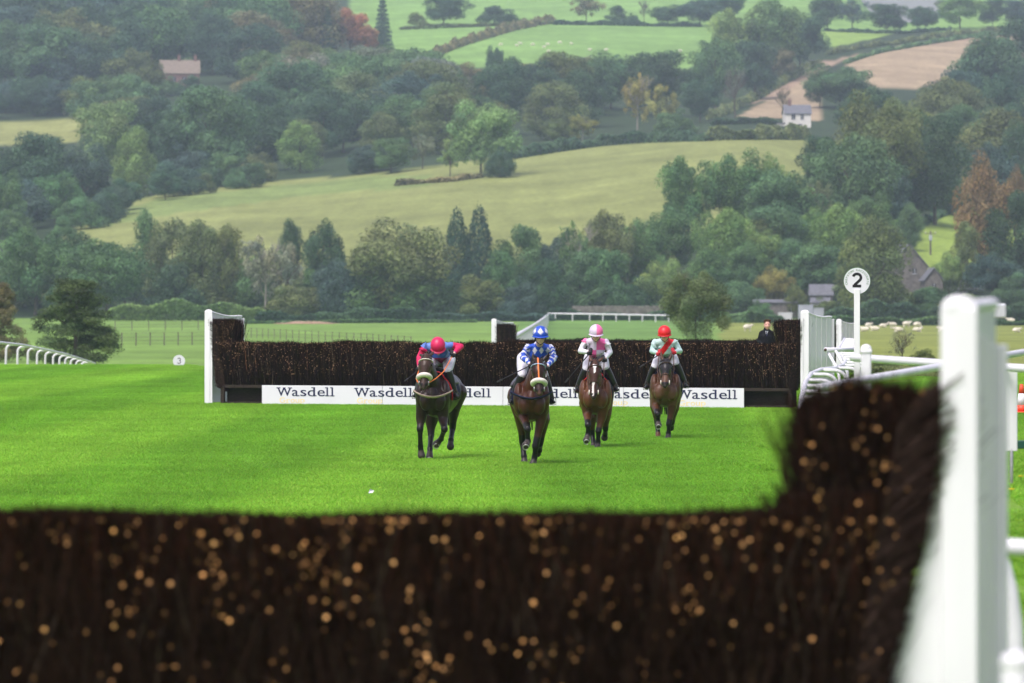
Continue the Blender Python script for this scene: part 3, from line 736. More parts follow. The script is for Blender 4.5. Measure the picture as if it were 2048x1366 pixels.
wood([(-20, 230), (-20, 70), (120, 40), (310, 70), (320, 150), (290, 215), (150, 236)], 31, (112, 188), (.95, 1.3), ['broad'], ['dk', 'blue', 'dk', 'mid', 'olive'], 'dark crown of the dense wood filling the upper left corner', 'crowns of the upper left wood', 28, 6)
wood([(160, 290), (190, 225), (330, 190), (470, 190), (480, 250), (380, 330)], 12, (95, 147), (.95, 1.3), ['broad'], ['dk', 'mid', 'olive'], 'green crown between the brown house and the meadow', 'crowns below the brown house', 26, 7)
wood([(-20, 470), (-20, 300), (150, 290), (330, 300), (500, 300), (560, 352), (330, 388), (150, 452)], 26, (90, 130), (.9, 1.25), ['broad', 'broad', 'bush'], ['dk', 'mid', 'blue', 'dk'], 'dark crown in the wood above the left end of the meadow', 'crowns above the left meadow', 26, 17)
wood([(-20, 238), (-20, 205), (140, 205), (150, 234)], 9, (60, 90), (1.0, 1.4), ['bush', 'broad'], ['dk', 'blue'], 'low dark crown along the top of the left pasture strip', 'low crowns above the pasture strip', 18, 18)
wood([(120, 474), (225, 428), (330, 392), (430, 372), (540, 358), (660, 345), (790, 336), (790, 346), (660, 356), (540, 370), (430, 384), (330, 402), (225, 438), (130, 480)], 34, (48, 85), (1.0, 1.5), ['broad', 'bush', 'bush'], ['dk', 'mid', 'olive', 'mid', 'blue'], 'low crown along the meadow edge below the middle and left woods', 'crowns along the upper meadow edge', 13, 19)
T(338, 192, 144, 58, 'bush', 'mid', 'small green bush hiding the left half of the brown house wall')
T(380, 194, 143, 62, 'bush', 'dk', 'dark bush hiding the right half of the brown house wall')
# -- along the top
T(765, 108, -30, 58, 'fir', 'blue', 'tall dark fir right of the rust red tree')
T(700, 110, 14, 85, 'broad', 'rust', 'rust red tree left of the tall dark fir')
T(735, 112, 48, 55, 'broad', 'rust', 'smaller rust red crown against the dark fir')
T(655, 118, -5, 50, 'fir', 'dk', 'dark narrow conifer behind the rust red tree')
wood([(390, 150), (400, 90), (640, 90), (670, 120), (560, 150), (480, 175)], 14, (106, 171), (.9, 1.25), ['broad', 'tall'], ['mid', 'brown', 'olive', 'dk'], 'dull green or brown crown right of the brown house', 'crowns right of the brown house', 26, 8)
wood([(290, 75), (310, 40), (640, 30), (660, 60), (420, 75)], 10, (84, 129), (.5, .9), ['sparse', 'tall', 'fir'], ['dk', 'brown', 'grey', 'mid'], 'thin crown on the skyline above the brown house', 'thin trees above the brown house', 26, 9)
T(888, 50, -14, 112, 'broad', 'dk', 'broad dark tree in the hedge line right of the dark fir')
T(835, 52, 18, 40, 'bush', 'olive', 'small bush left of the broad dark hedge tree')
T(995, 48, 4, 84, 'bush', 'dk', 'rounded dark bush tree right of the broad dark hedge tree')
T(1172, 47, -18, 84, 'sparse', 'brown', 'brownish open tree in the pasture top hedge')
T(1235, 48, 10, 46, 'tall', 'dk', 'narrow dark tree right of the brownish open one')
T(1265, 50, 22, 36, 'bush', 'dk', 'small dark bush between the narrow tree and the bare tree')
T(1288, 48, -5, 22, 'bare', 'grey', 'leafless pale tree in the pasture top hedge', bark='palebark')
T(1335, 50, 8, 84, 'broad', 'dk', 'dark round tree right of the leafless pale one')
T(1400, 52, -8, 90, 'broad', 'blue', 'blue green tree at the top hedge right end')
T(1450, 40, -20, 90, 'broad', 'dk', 'dark crown at the top edge above the lane group')
T(1655, 62, -14, 90, 'broad', 'dk', 'dark tree on the crest left of the bright field patch')
T(1705, 64, -8, 75, 'sparse', 'blue', 'open crowned tree on the crest above the bright field patch')
T(1775, 66, 4, 100, 'broad', 'dk', 'dark round tree left of the sky gap')
T(1850, 62, 8, 76, 'broad', 'dk', 'dark tree right of the sky gap')
T(1920, 58, -18, 104, 'broad', 'lt', 'light green tree on the crest at the right')
T(1985, 54, -6, 70, 'broad', 'dk', 'dark small tree right of the light green crest tree')
T(2035, 54, -4, 80, 'broad', 'blue', 'blue green tree at the top right corner')
# -- near trees
T(150, 745, 558, 235, 'pine', 'pine', 'near olive green pine behind the left rail', Y=350)
T(-5, 745, 566, 150, 'pine', 'brown', 'near reddish brown pine cut by the left edge', Y=365)
T(1392, 702, 534, 195, 'neartree', 'olive', 'tree with low hanging boughs behind the red capped rider', Y=400)
T(1805, 745, 655, 95, 'bare', 'grey', 'leafless twiggy shrub behind the right hand rails', Y=215, name='bush', cat='bush')
T(1845, 740, 690, 60, 'bush', 'olive', 'low bramble bush right of the twiggy shrub', Y=215)
T(1770, 745, 705, 60, 'bush', 'olive', 'low bramble bush left of the twiggy shrub', Y=210)

# ------------------------------------------------------------------ hedges: leafy banks along field edges
def hedge(name, pts, hpx, label, colr, cat='hedge', seed=0, n=3500, size=.5, ymin=805, wid=None, mat_='leaf', group=None):
    g = np.random.default_rng(900 + seed); W = [on_hill(x, r, ymin) for x, r in pts]
    base = W[len(W) // 2]; segL = [(W[i + 1] - W[i]).length for i in range(len(W) - 1)]; tot = sum(segL)
    t = g.random(n) * tot; P = np.zeros((n, 3)); cum = 0
    for i, l in enumerate(segL):
        m = (t >= cum) & (t <= cum + l + 1e-6); q = ((t[m] - cum) / l)[:, None]
        P[m] = np.array(W[i]) * (1 - q) + np.array(W[i + 1]) * q; cum += l
    hs_ = hpx * P[:, 1] / F; wv = hs_ * .8 if wid is None else wid
    bump = .75 + .3 * np.sin(t * .23 + seed) * np.sin(t * .071 + 2 * seed) + .15 * np.sin(t * .9)
    a = g.random(n) * math.pi; rad = np.sqrt(g.random(n)) * .35 + .65
    P[:, 0] += np.cos(a) * rad * wv * .5 + g.normal(size=n) * .15; P[:, 1] += np.cos(a + 1.1) * rad * wv * .5
    P[:, 2] = zg(P[:, 0], P[:, 1]) + np.sin(a) * rad * hs_ * bump
    Nn = unit(np.stack([np.cos(a), -.6 + 0 * a, np.sin(a) + .3], 1) + .7 * g.normal(size=(n, 3)))
    V, Fc = leaf_quads(g, P - np.array(base), Nn, size)
    c = (1 + .22 * np.sin(t * .31 + 3 * seed)[:, None] * np.array([[1, .7, .5]])) * (1 + .18 * g.normal(size=n)).clip(.4, 1.7)[:, None]
    o = link_mesh(name, np_mesh(name, V, Fc, np.repeat(c, 4, 0)), M[mat_]); o.location = base; o.color = (*COLR[colr], 1)
    return tag(o, label, cat, group)
hedge('hedge', [(840, 128), (900, 100), (960, 80), (1020, 62), (1080, 50), (1108, 46)], 20, 'brown green bank hedge running diagonally between two upper pastures', 'brown', seed=1, n=7000, size=.55)
hedge('hedge', [(800, 60), (860, 58), (960, 54), (1060, 50), (1110, 48)], 10, 'low hedge below the broad dark tree, left of the diagonal bank', 'olive', seed=2, n=3000)
hedge('hedge', [(1110, 50), (1200, 51), (1300, 53), (1400, 54)], 12, 'dark hedge along the top of the upper sheep pasture', 'dk', seed=3, n=4000)
hedge('hedge', [(1020, 318), (1100, 306), (1200, 292), (1300, 285), (1420, 282)], 26, 'thick hedge along the top of the meadow right of the pale tree', 'dk', seed=4, n=7500)
hedge('hedge', [(1420, 282), (1500, 280), (1610, 278)], 30, 'thick hedge along the meadow below the white house', 'olive', seed=5, n=6000)
hedge('hedge', [(1430, 250), (1500, 248), (1552, 250)], 16, 'garden hedge left of the white house', 'dk', seed=6, n=3500)
hedge('hedge', [(1420, 240), (1480, 212), (1540, 182), (1590, 155), (1640, 130)], 20, 'overgrown hedge climbing along the lane', 'olive', seed=7, n=6000)
hedge('hedge', [(1655, 110), (1720, 98), (1800, 88), (1900, 72), (2000, 63), (2060, 60)], 12, 'long hedge along the upper side of the lane', 'olive', seed=8, n=6500)
hedge('hedge', [(1690, 128), (1760, 106), (1850, 90), (1950, 74), (2060, 66)], 10, 'hedge between the lane and the brown stubble field', 'mid', seed=9, n=5500)
hedge('hedge', [(1650, 62), (1720, 66), (1800, 68), (1900, 60)], 9, 'dark hedge on the crest below the sky gap', 'dk', seed=10, n=3500)
hedge('hedge', [(1820, 462), (1860, 442), (1900, 424), (1925, 416)], 14, 'dark hedge at the head of the steep green field', 'dk', seed=11, n=2500)
hedge('bramble_patch', [(795, 372), (840, 368), (900, 364), (960, 356)], 13, 'rusty bracken patch in the meadow under the pale tree', 'brown', 'brambles', seed=12, n=3500, mat_='brambles')
hedge('hedge', [(225, 641), (330, 641), (430, 641), (520, 641)], 40, 'pale brambly hedge below the left valley trees', 'lt', seed=15, n=9000, size=.28, ymin=600)
hedge('hedge', [(520, 642), (640, 642), (760, 643), (860, 643)], 26, 'dark hedge under the valley trees left of centre', 'dk', seed=16, n=8000, size=.3, ymin=600)
hedge('hedge', [(860, 643), (960, 643), (1060, 643), (1100, 642)], 22, 'dark hedge under the pointed conifers', 'blue', seed=17, n=6000, size=.3, ymin=600)
hedge('hedge', [(1100, 641), (1200, 641), (1300, 641), (1420, 642)], 24, 'dark hedge behind the far white rail', 'dk', seed=18, n=7000, size=.3, ymin=600)
hedge('hedge', [(1420, 645), (1500, 646), (1560, 646)], 22, 'weedy hedge left of the grey shed', 'mid', seed=19, n=3500, size=.3, ymin=600)
hedge('hedge', [(1660, 651), (1760, 651), (1860, 651), (1960, 651), (2080, 651)], 18, 'low green weed bank behind the grazing sheep', 'mid', seed=20, n=9000, size=.28, ymin=560)
hedge('hedge', [(1660, 644), (1760, 644), (1860, 644), (1960, 644), (2080, 644)], 40, 'dark hedge behind the sheep field', 'dk', seed=21, n=9000, size=.32, ymin=600)
hedge('weed_bank', [(470, 648), (600, 647), (760, 646), (950, 645)], 7, 'strip of rank green weeds along the far side of the field', 'mid', 'weeds', seed=22, n=7000, size=.25, ymin=600)
hedge('bramble_patch', [(1700, 757), (1780, 756), (1860, 755), (1950, 757)], 38, 'rough grass and bramble bank behind the right hand rails', 'olive', 'brambles', seed=23, n=9000, size=.05, ymin=120)

hedge('hedge', [(1840, 622), (1900, 622), (1960, 622), (2070, 622)], 46, 'green hedge in front of the long white caravan', 'mid', seed=24, n=9000, size=.32, ymin=805)
# ------------------------------------------------------------------ lettering helpers
def glyphs(text, size, extr=0.002):
    cu = bpy.data.curves.new('t', 'FONT'); cu.body = text; cu.size = size; cu.extrude = extr; cu.resolution_u = 4
    o = bpy.data.objects.new('t', cu); COL.objects.link(o)
    dg = bpy.context.evaluated_depsgraph_get(); dg.update()
    me = bpy.data.meshes.new_from_object(o.evaluated_get(dg)); bpy.data.objects.remove(o); bpy.data.curves.remove(cu)
    P = co(me).astype(float); Fs = [tuple(p.vertices) for p in me.polygons]; bpy.data.meshes.remove(me)
    return P, Fs
_g = {}
def glyph_fit(mb, ch, x0, x1, z0, z1, y, dep, bold=0.0):
    """one letter fitted to a box on the plane y (facing -y)"""
    if ch not in _g: _g[ch] = glyphs(ch, 1.0, 0.5)
    P, Fs = _g[ch]; mn = P.min(0); mx = P.max(0); q = (P - mn) / np.maximum(mx - mn, 1e-9)
    for k in ((0, -bold, bold) if bold else (0,)):
        vs = [(x0 + a * (x1 - x0) + k, y - dep * (1 if c > .5 else 0) - (abs(k) + (.3 if k > 0 else 0) * abs(k)) * .1, z0 + b * (z1 - z0)) for a, b, c in q]
        mb.add(vs, Fs)
def slab_word(mb, x, z, s, y):
    """the board's slab-serif word, cap height s, left edge x, baseline z"""
    U = s / 75.0; d = .004
    def L(ch, a, b, lo, hi): glyph_fit(mb, ch, x + a * U, x + b * U, z + lo * U, z + hi * U, y, d, .0035)
    def S(a, b, lo): mb.box((x + (a + b) * .5 * U, y - .0035, z + (lo + 4) * U), ((b - a) * U, .004, 8 * U))
    L('W', 6, 138, 0, 75); S(-2, 36, 67); S(108, 147, 67); S(58, 84, 67)
    L('a', 148, 205, -1, 54); S(192, 218, 0)
    L('s', 228, 284, -1, 54)
    L('d', 297, 366, -1, 78); S(332, 360, 70); S(356, 382, 0)
    L('e', 392, 460, -1, 54)
    L('l', 478, 490, 0, 78); S(464, 490, 70); S(464, 505, 0)
    L('l', 526, 538, 0, 78); S(512, 538, 70); S(512, 553, 0)
def group_word(mb, x, z, s, y):
    U = s / 48.0; d = .003
    for ch, a, b, lo, hi in (('G', 0, 55, 0, 48), ('r', 70, 104, 0, 34), ('o', 110, 150, 0, 34), ('u', 158, 196, 0, 34), ('p', 206, 248, -12, 34)):
        glyph_fit(mb, ch, x + a * U, x + b * U, z + lo * U, z + hi * U, y, d)
    for a, b, lo in ((64, 92, 0), (200, 226, -12), (40, 62, 20)):
        mb.box((x + (a + b) * .5 * U, y - .0025, z + (lo + 2) * U), ((b - a) * U, .003, 4 * U))

# ------------------------------------------------------------------ steeplechase fences
def twigs(g, n, x0, x1, y0, y1, zb, ztop, wid, lean=.12, front=True, bright=1.0, rag=.028, lmax=1.0):
    """thin birch twigs standing in a bank; front face is -y"""
    x = x0 + (x1 - x0) * g.random(n); f = g.random(n); y = y0 + (y1 - y0) * np.where(f < .62, (.02 + .12 * g.random(n)) if front else g.random(n), np.where(f < .85, g.random(n), 1 - .1 * g.random(n)))
    zt_ = ztop(x) if callable(ztop) else np.full(n, ztop)
    L = np.minimum((.22 + .55 * g.random(n)) * lmax, zt_ - zb)
    top = g.random(n) < .55; z1 = np.where(top, zt_ - .02 + rag * g.normal(size=n), zb + L + (zt_ - zb - L) * g.random(n)); z0 = z1 - L
    dx = lean * g.normal(size=n) * L; dy = -.10 * L * g.random(n)
    a = g.random(n) * math.pi; w_ = wid * (.5 + g.random(n)); u = np.stack([np.cos(a) * w_, np.sin(a) * w_ * .6, 0 * a], 1)
    A = np.stack([x, y, z0], 1); B = np.stack([x + dx, y + dy, z1], 1)
    V = np.stack([A - u, A + u, B + u * .45, B - u * .45], 1)
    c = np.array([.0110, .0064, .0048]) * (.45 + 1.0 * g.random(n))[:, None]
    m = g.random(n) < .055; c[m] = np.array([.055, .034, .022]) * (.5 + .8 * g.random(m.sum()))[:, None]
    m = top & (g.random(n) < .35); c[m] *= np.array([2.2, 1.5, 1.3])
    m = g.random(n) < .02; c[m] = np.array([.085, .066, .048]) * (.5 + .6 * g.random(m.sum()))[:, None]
    return V, np.repeat((c * bright)[:, None, :], 4, 1), B
def cut_ends(g, n, x0, x1, y, z0, z1, size, bright, power=1.6, spread=1.5):
    x = x0 + (x1 - x0) * g.random(n); z = z1 - (z1 - z0) * g.random(n)**power
    k = g.integers(0, max(1, n // 9), n); m = g.random(n) < .55                 # most cut ends show in bunches
    x[m] = np.clip(x[k][m] + .045 * g.normal(size=m.sum()), x0, x1); z[m] = np.clip(z[k][m] + .05 * g.normal(size=m.sum()), z0, z1)
    P = np.stack([x, y - .02 - .03 * g.random(n), z], 1); N = unit(np.stack([.3 * g.normal(size=n), -1 + 0 * x, .35 + .3 * g.normal(size=n)], 1))
    u = unit(np.cross(N, np.array([0, 0, 1.0]))); v = np.cross(u, N); s = size * (.55 + .8 * g.random(n))[:, None]
    V = np.stack([P - u * s, P - v * s, P + u * s, P + v * s], 1)
    c = np.array([bright]) * (.10 + .95 * g.random(n)**spread)[:, None] * (1 + np.array([[.0, -.10, -.22]]) * g.random(n)[:, None])
    return V, np.repeat(c[:, None, :], 4, 1)
def quads_obj(name, parts, parent, material):
    V = np.concatenate([p[0] for p in parts]).reshape(-1, 3); Cc = np.concatenate([p[1] for p in parts]).reshape(-1, 3)
    return link_mesh(name, np_mesh(name, V, np.arange(len(V)).reshape(-1, 4), Cc), material, parent)

def wing_outline(L, h0, h1, zb):
    """side view of a wing panel: S-curved top from the front post down to the back"""
    pts = [(0, zb), (L, zb), (L, h1)]
    for k in range(9):
        t = 1 - k / 8.0; s_ = t * t * (3 - 2 * t); dip = 0 if h0 - h1 < .01 else -.05 * math.sin(math.pi * min(1, t * 1.15)); pts.append((t * L, h0 * (1 - s_) + h1 * s_ + dip))
    return pts
def wing(root, x, yw, L, side, h=2.18, board=.20, splash=False, flare=False):
    drop = 0.0 if flare else .13
    """front post board, back board and a battened panel running back; side +1 = the right hand end"""
    T = Matrix.Translation((x, 0, 0)) @ Matrix.Rotation(yw, 4, 'Z')
    # panel plane: local +y is back
    Rm = T @ Matrix(((0, 1, 0, 0), (1, 0, 0, 0), (0, 0, 1, 0), (0, 0, 0, 1)))   # outline x -> back, extrusion -> sideways
    mb = MB(); mb.prism(wing_outline(L, h - .01, h - drop, .05), -.012, .012, Rm)
    wp = mb.build('wing_panel', M['white_old'], root)
    bt = MB()
    for k in range(1, 5):
        yy = L * k / 5.0; top = h - .13 - .03 + .1 * (1 - k / 5.0)
        bt.box((side * .020, yy, (top + .1) / 2), (.016, .035, top - .1), 0, T)
    for zz in (.35, 1.2, 1.85): bt.box((-side * .024, L * .5, zz), (.02, L * .94, .09), 0, T)
    bt.build('batten', M['white_old'], wp)
    cap = MB(); o2 = wing_outline(L, h - .01, h - drop, .05)[2:]
    for i in range(len(o2) - 1):
        a = T @ Vector((0, o2[i][0], o2[i][1] + .012)); b = T @ Vector((0, o2[i + 1][0], o2[i + 1][1] + .012)); cap.tube([a, b], .026, 8)
    cap.build('capping_rail', M['white'], wp, True)
    mb = MB(); mb.box((0, -.022, h * .5), (board, .036, h), 0, T, .008); mb.ball(T @ Vector((0, -.022, h)), (board * .49, .018, .05))
    if not flare: mb.box((-side * board * .18, -.050, h * .47), (.02, .016, h * .94), 0, T)
    mb.build('front_post', M['white'], root)
    mb = MB(); mb.box((0, L + .032, (h - .16) * .5), (.12, .05, h - .16), 0, T, .008); mb.build('back_post', M['white'], root)
    if flare:
        mb = MB(); e_ = board / 2; mb.prism([(-e_ - .002, 1.86), (-e_ - .07, 1.35), (-e_ - .20, .92), (-e_ - .40, .02), (-e_ - .002, .02)], -.012, .018, T); mb.build('foot_board', M['white'], root)
    if splash:
        mb = MB(); Ts = T @ Matrix.Translation((.02, -.0425, .56)); n = 11
        mb.prism([(math.cos(k * 2 * math.pi / n) * .05 * (1.3 if k % 2 else .7), math.sin(k * 2 * math.pi / n) * .07 * (1.2 if k % 3 else .7)) for k in range(n)], -.003, 0, Ts)
        mb.build('paint_splash', M['bluepaint'], root)
    return T

def fence(loc, rz, L, label, group, nt_, ne, seed, brush_h=1.47, up_h=1.98, up_w=.54, zb=.40, thick=.45, left=True, right=True, frame=True, tw=.006, es=.006, eb=(.45, .27, .15), wing_yaw=0.0, board=.20, wing_h=2.18, splash=False, ends_z=(.75, 1.46), epow=1.6, lean=.12, flare=False, espread=1.5):
    g = np.random.default_rng(seed); root = empty('steeplechase_fence', loc, rz); tag(root, label, 'fence', group)
    xl = .17 if left else 0; xr = L - .17 if right else L; parts = []
    rag = .013 if flare else .028; wk = .35 if flare else 1.0
    wob = lambda x: brush_h + (.08 * np.clip(1 - (L - .12 - up_w - x) / .10, 0, 1)**2 * (x < L - .1) if flare else 0) + wk * (.022 * np.sin(x * 1.7 + seed) + .014 * np.sin(x * 4.1) + .012 * np.sin(x * 9.3 + 1))
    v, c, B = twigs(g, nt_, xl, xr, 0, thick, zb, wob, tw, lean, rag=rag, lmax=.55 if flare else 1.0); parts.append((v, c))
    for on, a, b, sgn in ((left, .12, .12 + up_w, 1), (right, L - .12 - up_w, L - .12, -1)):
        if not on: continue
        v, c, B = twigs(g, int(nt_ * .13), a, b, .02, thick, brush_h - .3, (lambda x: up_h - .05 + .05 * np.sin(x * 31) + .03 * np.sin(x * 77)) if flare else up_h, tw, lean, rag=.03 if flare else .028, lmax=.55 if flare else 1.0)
        if flare: hh = np.clip((v[:, :, 2] - brush_h + .12) / (up_h - brush_h), 0, 1); v[:, :, 0] = b - (b - v[:, :, 0]) * (1.07 - .17 * hh**.8)
        parts.append((v, c))
        nn = int(nt_ * .07); z = zb + (up_h - zb - .05) * g.random(nn)                       # ragged side tips towards the wing
        xe = (a if sgn > 0 else b) + 0 * z; tap = sgn * .30 * (1 - (z - zb) / (up_h - zb)); u = g.random(nn)
        A_ = np.stack([xe + tap * .6 + sgn * .12, g.random(nn) * thick * .5, z - .1], 1); B_ = np.stack([xe + tap * .6 - sgn * (.02 + .12 * u), A_[:, 1] - .06, z + .12 * g.random(nn)], 1)
        q = np.array([[0, tw, tw * .8]]); V_ = np.stack([A_ - q, A_ + q, B_ + q * .4, B_ - q * .4], 1)
        parts.append((V_, np.repeat((np.array([[.032, .021, .016]]) * (.5 + g.random(nn))[:, None])[:, None, :], 4, 1)))
    parts.append(cut_ends(g, ne, xl, xr, -.01, ends_z[0], ends_z[1], es, eb, epow, espread))
    for on, a, b in ((left, .12, .12 + up_w), (right, L - .12 - up_w, L - .12)):
        if on: parts.append(cut_ends(g, int(ne * .05), a, b, 0.0, ends_z[1] - .1, up_h, es, tuple(k * .6 for k in eb), 1.0))
    if flare:                                     # the bank narrows towards its foot beside the wing and is a warmer brown at its tips
        for v, c in parts:
            v[:, :, 0] -= np.clip((v[:, :, 0] - (L - .55)) / .55, 0, 1) * .17 * np.clip((1.75 - v[:, :, 2]) / .85, 0, 1)
        for v, c in parts[:2]: np.minimum(c * np.array([1.35, 1.25, 1.15]), np.array([.034, .025, .018]), out=c)
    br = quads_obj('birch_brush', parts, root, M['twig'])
    core = MB(); core.box(((xl + xr) / 2 , thick * .54, (zb + brush_h - .04) / 2), (xr - xl - .34 * (left + right) * .5 - (-.16 if flare else .1), thick * .66, brush_h - .04 - zb))
    for on, a in ((left, .12 + up_w / 2), (right, L - .12 - up_w / 2)):
        if on: core.box((a + (.05 if flare else 0), thick * .55, (brush_h + up_h) / 2 - .06 - (.05 if flare else 0)), (up_w - (.22 if flare else .10), thick * .6, up_h - brush_h + .02))
    core.build('packed_core', M['core'], br)
    if frame:
        fr = MB(); fr.box(((xl + xr) / 2, .06, zb + .03), (xr - xl - .3, .10, .07)); fr.box(((xl + xr) / 2, .10, .035), (xr - xl - .3, .12, .07))
        fr.box(((xl + xr) / 2, thick * .72, .24), (xr - xl - .3, .02, .44))
        n = int(L / 1.35)
        for k in range(n + 1): fr.box((.35 + (L - .7) * k / n, .02, .215), (.09, .07, .43))
        fr.build('timber_frame', M['timber'], root)
    if left: wing(root, 0.0, wing_yaw, 1.8, -1, wing_h, board)
    if right: wing(root, L, wing_yaw, 1.8, 1, wing_h, board, splash, flare)
    return root

FL = Vector((-7.11, 133.5, 0)); FR = Vector((6.59, 127.9, 0)); fdir = (FR - FL); FLEN = fdir.length; FRZ = math.atan2(fdir.y, fdir.x)
fence((FL.x, FL.y, -.01), FRZ, FLEN, 'dark birch steeplechase fence with white wings just behind the four horses', None, 60000, 4600, 1, eb=(.85, .56, .36), es=.0052, splash=True, ends_z=(.72, 1.47))
F3L = Vector((-.64, 205.0, -.46)); F3R = Vector((11.5, 200.0, -.40)); d3 = F3R - F3L
fence(F3L, math.atan2(d3.y, d3.x), d3.length, 'farther steeplechase fence, mostly hidden behind the middle one', None, 16000, 250, 2, tw=.009, brush_h=1.5, up_h=2.02, eb=(.3, .2, .12))
# the near fence, out of focus: only its right end has a wing in view
fence((-5.225, 22.55, .08), 0.0, 7.0, 'blurred dark brush fence across the bottom of the picture with one white wing', None, 80000, 900, 3, brush_h=1.52, up_h=2.02, up_w=.50, zb=.35, tw=.0045, es=.0088, eb=(.72, .40, .16), wing_yaw=R(-9), board=.148, wing_h=2.33, ends_z=(.75, 1.49), epow=2.0, flare=True, espread=3.4, thick=.42, lean=.30, frame=True)

# ------------------------------------------------------------------ advertising boards leaning on the middle fence
def at_fence(px):          # distance along the fence at this column
    k = (px - 1024) / F
    return (k * FL.y - FL.x) / (fdir.x / FLEN - k * fdir.y / FLEN)
edges = [527, 768, 1009, 1250, 1491]; starts = [557, 712, 867, 1039, 1200, 1355]
blabs = ['white advertising board at the left end of the row under the fence', 'white advertising board behind the magenta capped rider\'s horse', 'white advertising board between the blue capped and pink capped riders', 'white advertising board at the right end of the row under the fence']
sc_mid = 1 / 87.0
for k in range(4):
    a, b = at_fence(edges[k]) + .004, at_fence(edges[k + 1]) - .004; W_ = b - a
    base = FL + fdir * (a / FLEN) + Vector((fdir.y, -fdir.x, 0)).normalized() * .10
    root = empty('advertising_board', (base.x, base.y, -.02), FRZ); tag(root, blabs[k], 'board', 'advertising boards under the fence')
    mb = MB(); mb.box((W_ / 2, .012, .235), (W_, .018, .47), 0, None, .003); mb.build('panel', M['board'], root)
    off = a
    for s_ in starts:
        p = at_fence(s_)
        tmp = MB(); slab_word(tmp, p - off, .222, .20, .003); tmp2 = MB(); group_word(tmp2, p + .07 - off, .065, .125, .003)
        for src, nm_, mt_ in ((tmp, 'lettering', 'navy'), (tmp2, 'small_lettering', 'gold')):          # keep the letters that lie on this board
            keep = [f for f in src.f if 0.003 < sum(src.v[i][0] for i in f) / len(f) < W_ - .003]
            ids = sorted({i for f in keep for i in f}); rm = {i: j for j, i in enumerate(ids)}
            if ids: MB().add([src.v[i] for i in ids], [tuple(rm[i] for i in f) for f in keep]).build(nm_, M[mt_], root)

# ------------------------------------------------------------------ number discs
def numeral(mb, num, s_, hz, y, tw):
    if num == '2':
        path = [(.30 * math.cos(R(a)), .22 + .28 * math.sin(R(a))) for a in range(165, -46, -15)] + [(.02, -.16), (-.20, -.36)]
        strips = [path, [(-.34, -.43), (.32, -.43)]]
    else:
        strips = [[(.24 * math.cos(R(a)), .23 + .20 * math.sin(R(a))) for a in range(160, -81, -15)], [(.27 * math.cos(R(a)), -.21 + .23 * math.sin(R(a))) for a in range(80, -166, -15)]]
    for k, p in enumerate(strips):
        vs = []
        for i, (x, z) in enumerate(p):
            a = p[max(i - 1, 0)]; b = p[min(i + 1, len(p) - 1)]; d = Vector((b[0] - a[0], b[1] - a[1])).normalized(); n_ = Vector((-d.y, d.x)) * tw * .5
            for sg in (1, -1): vs.append(((x + n_.x * sg) * s_, y - .0012 * (k + 1), hz + (z + n_.y * sg) * s_))
        mb.add(vs, [(2 * i, 2 * i + 2, 2 * i + 3, 2 * i + 1) for i in range(len(p) - 1)])
def number_disc(px, row, Y, diam, num, pole_w, label, ring):
    c = wpt(px, row, Y); zg0 = zgf(c.x, Y) - .05; root = empty('marker_sign', (c.x, Y, zg0), R(-4 if ring else 0)); tag(root, label, 'sign'); hz = c.z - zg0; r = diam / 2
    mb = MB(); n = 48
    mb.prism([(r * math.cos(2 * math.pi * k / n), hz + r * math.sin(2 * math.pi * k / n)) for k in range(n)], -.012, .012); d = mb.build('disc', M['board'], root)
    if ring:
        rim = MB(); rim.tube([(r * math.cos(2 * math.pi * k / n), 0, hz + r * math.sin(2 * math.pi * k / n)) for k in range(n + 1)], .007, 6); rim.build('rim', M['greentext'], d, True)
    mb = MB()
    if ring: mb.box((0, -.032, (hz - r * .62) / 2), (pole_w, .036, hz - r * .62), 0, None, .006)
    else: mb.box((0, .045, (hz - r * .5) / 2), (pole_w, .06, hz - r * .5), 0, None, .006)
    mb.build('pole', M['white'], root)
    mb = MB(); s_ = diam * .50
    numeral(mb, num, s_, hz + .01, -.0135, .21 if ring else .12); mb.build('numeral', M['black'], d)
    if ring:
        tx = MB(); word = 'CHEPSTOW RACECOURSE'; P0 = r * .83
        for i, ch in enumerate(word):
            if ch == ' ': continue
            ang = R(196) - R(212) * i / (len(word) - 1); P, Fs = glyphs(ch, .052, .0015)
            P = P - np.array([(P[:, 0].min() + P[:, 0].max()) / 2, .018, 0]); ca, sa = math.cos(ang - math.pi / 2), math.sin(ang - math.pi / 2)
            vs = [(P0 * math.cos(ang) + p[0] * ca - p[1] * sa, -.014 - p[2], hz + P0 * math.sin(ang) + p[0] * sa + p[1] * ca) for p in P]
            tx.add(vs, Fs)
        tx.build('ring_lettering', M['greentext'], d)
    return root
number_disc(1714, 562, 99, .455, '2', .105, 'tall white disc sign with number 2 beside the right rails', True)
number_disc(358, 722, 212.5, .45, '3', .10, 'small white disc with number 3 at the turf edge on the left', False)

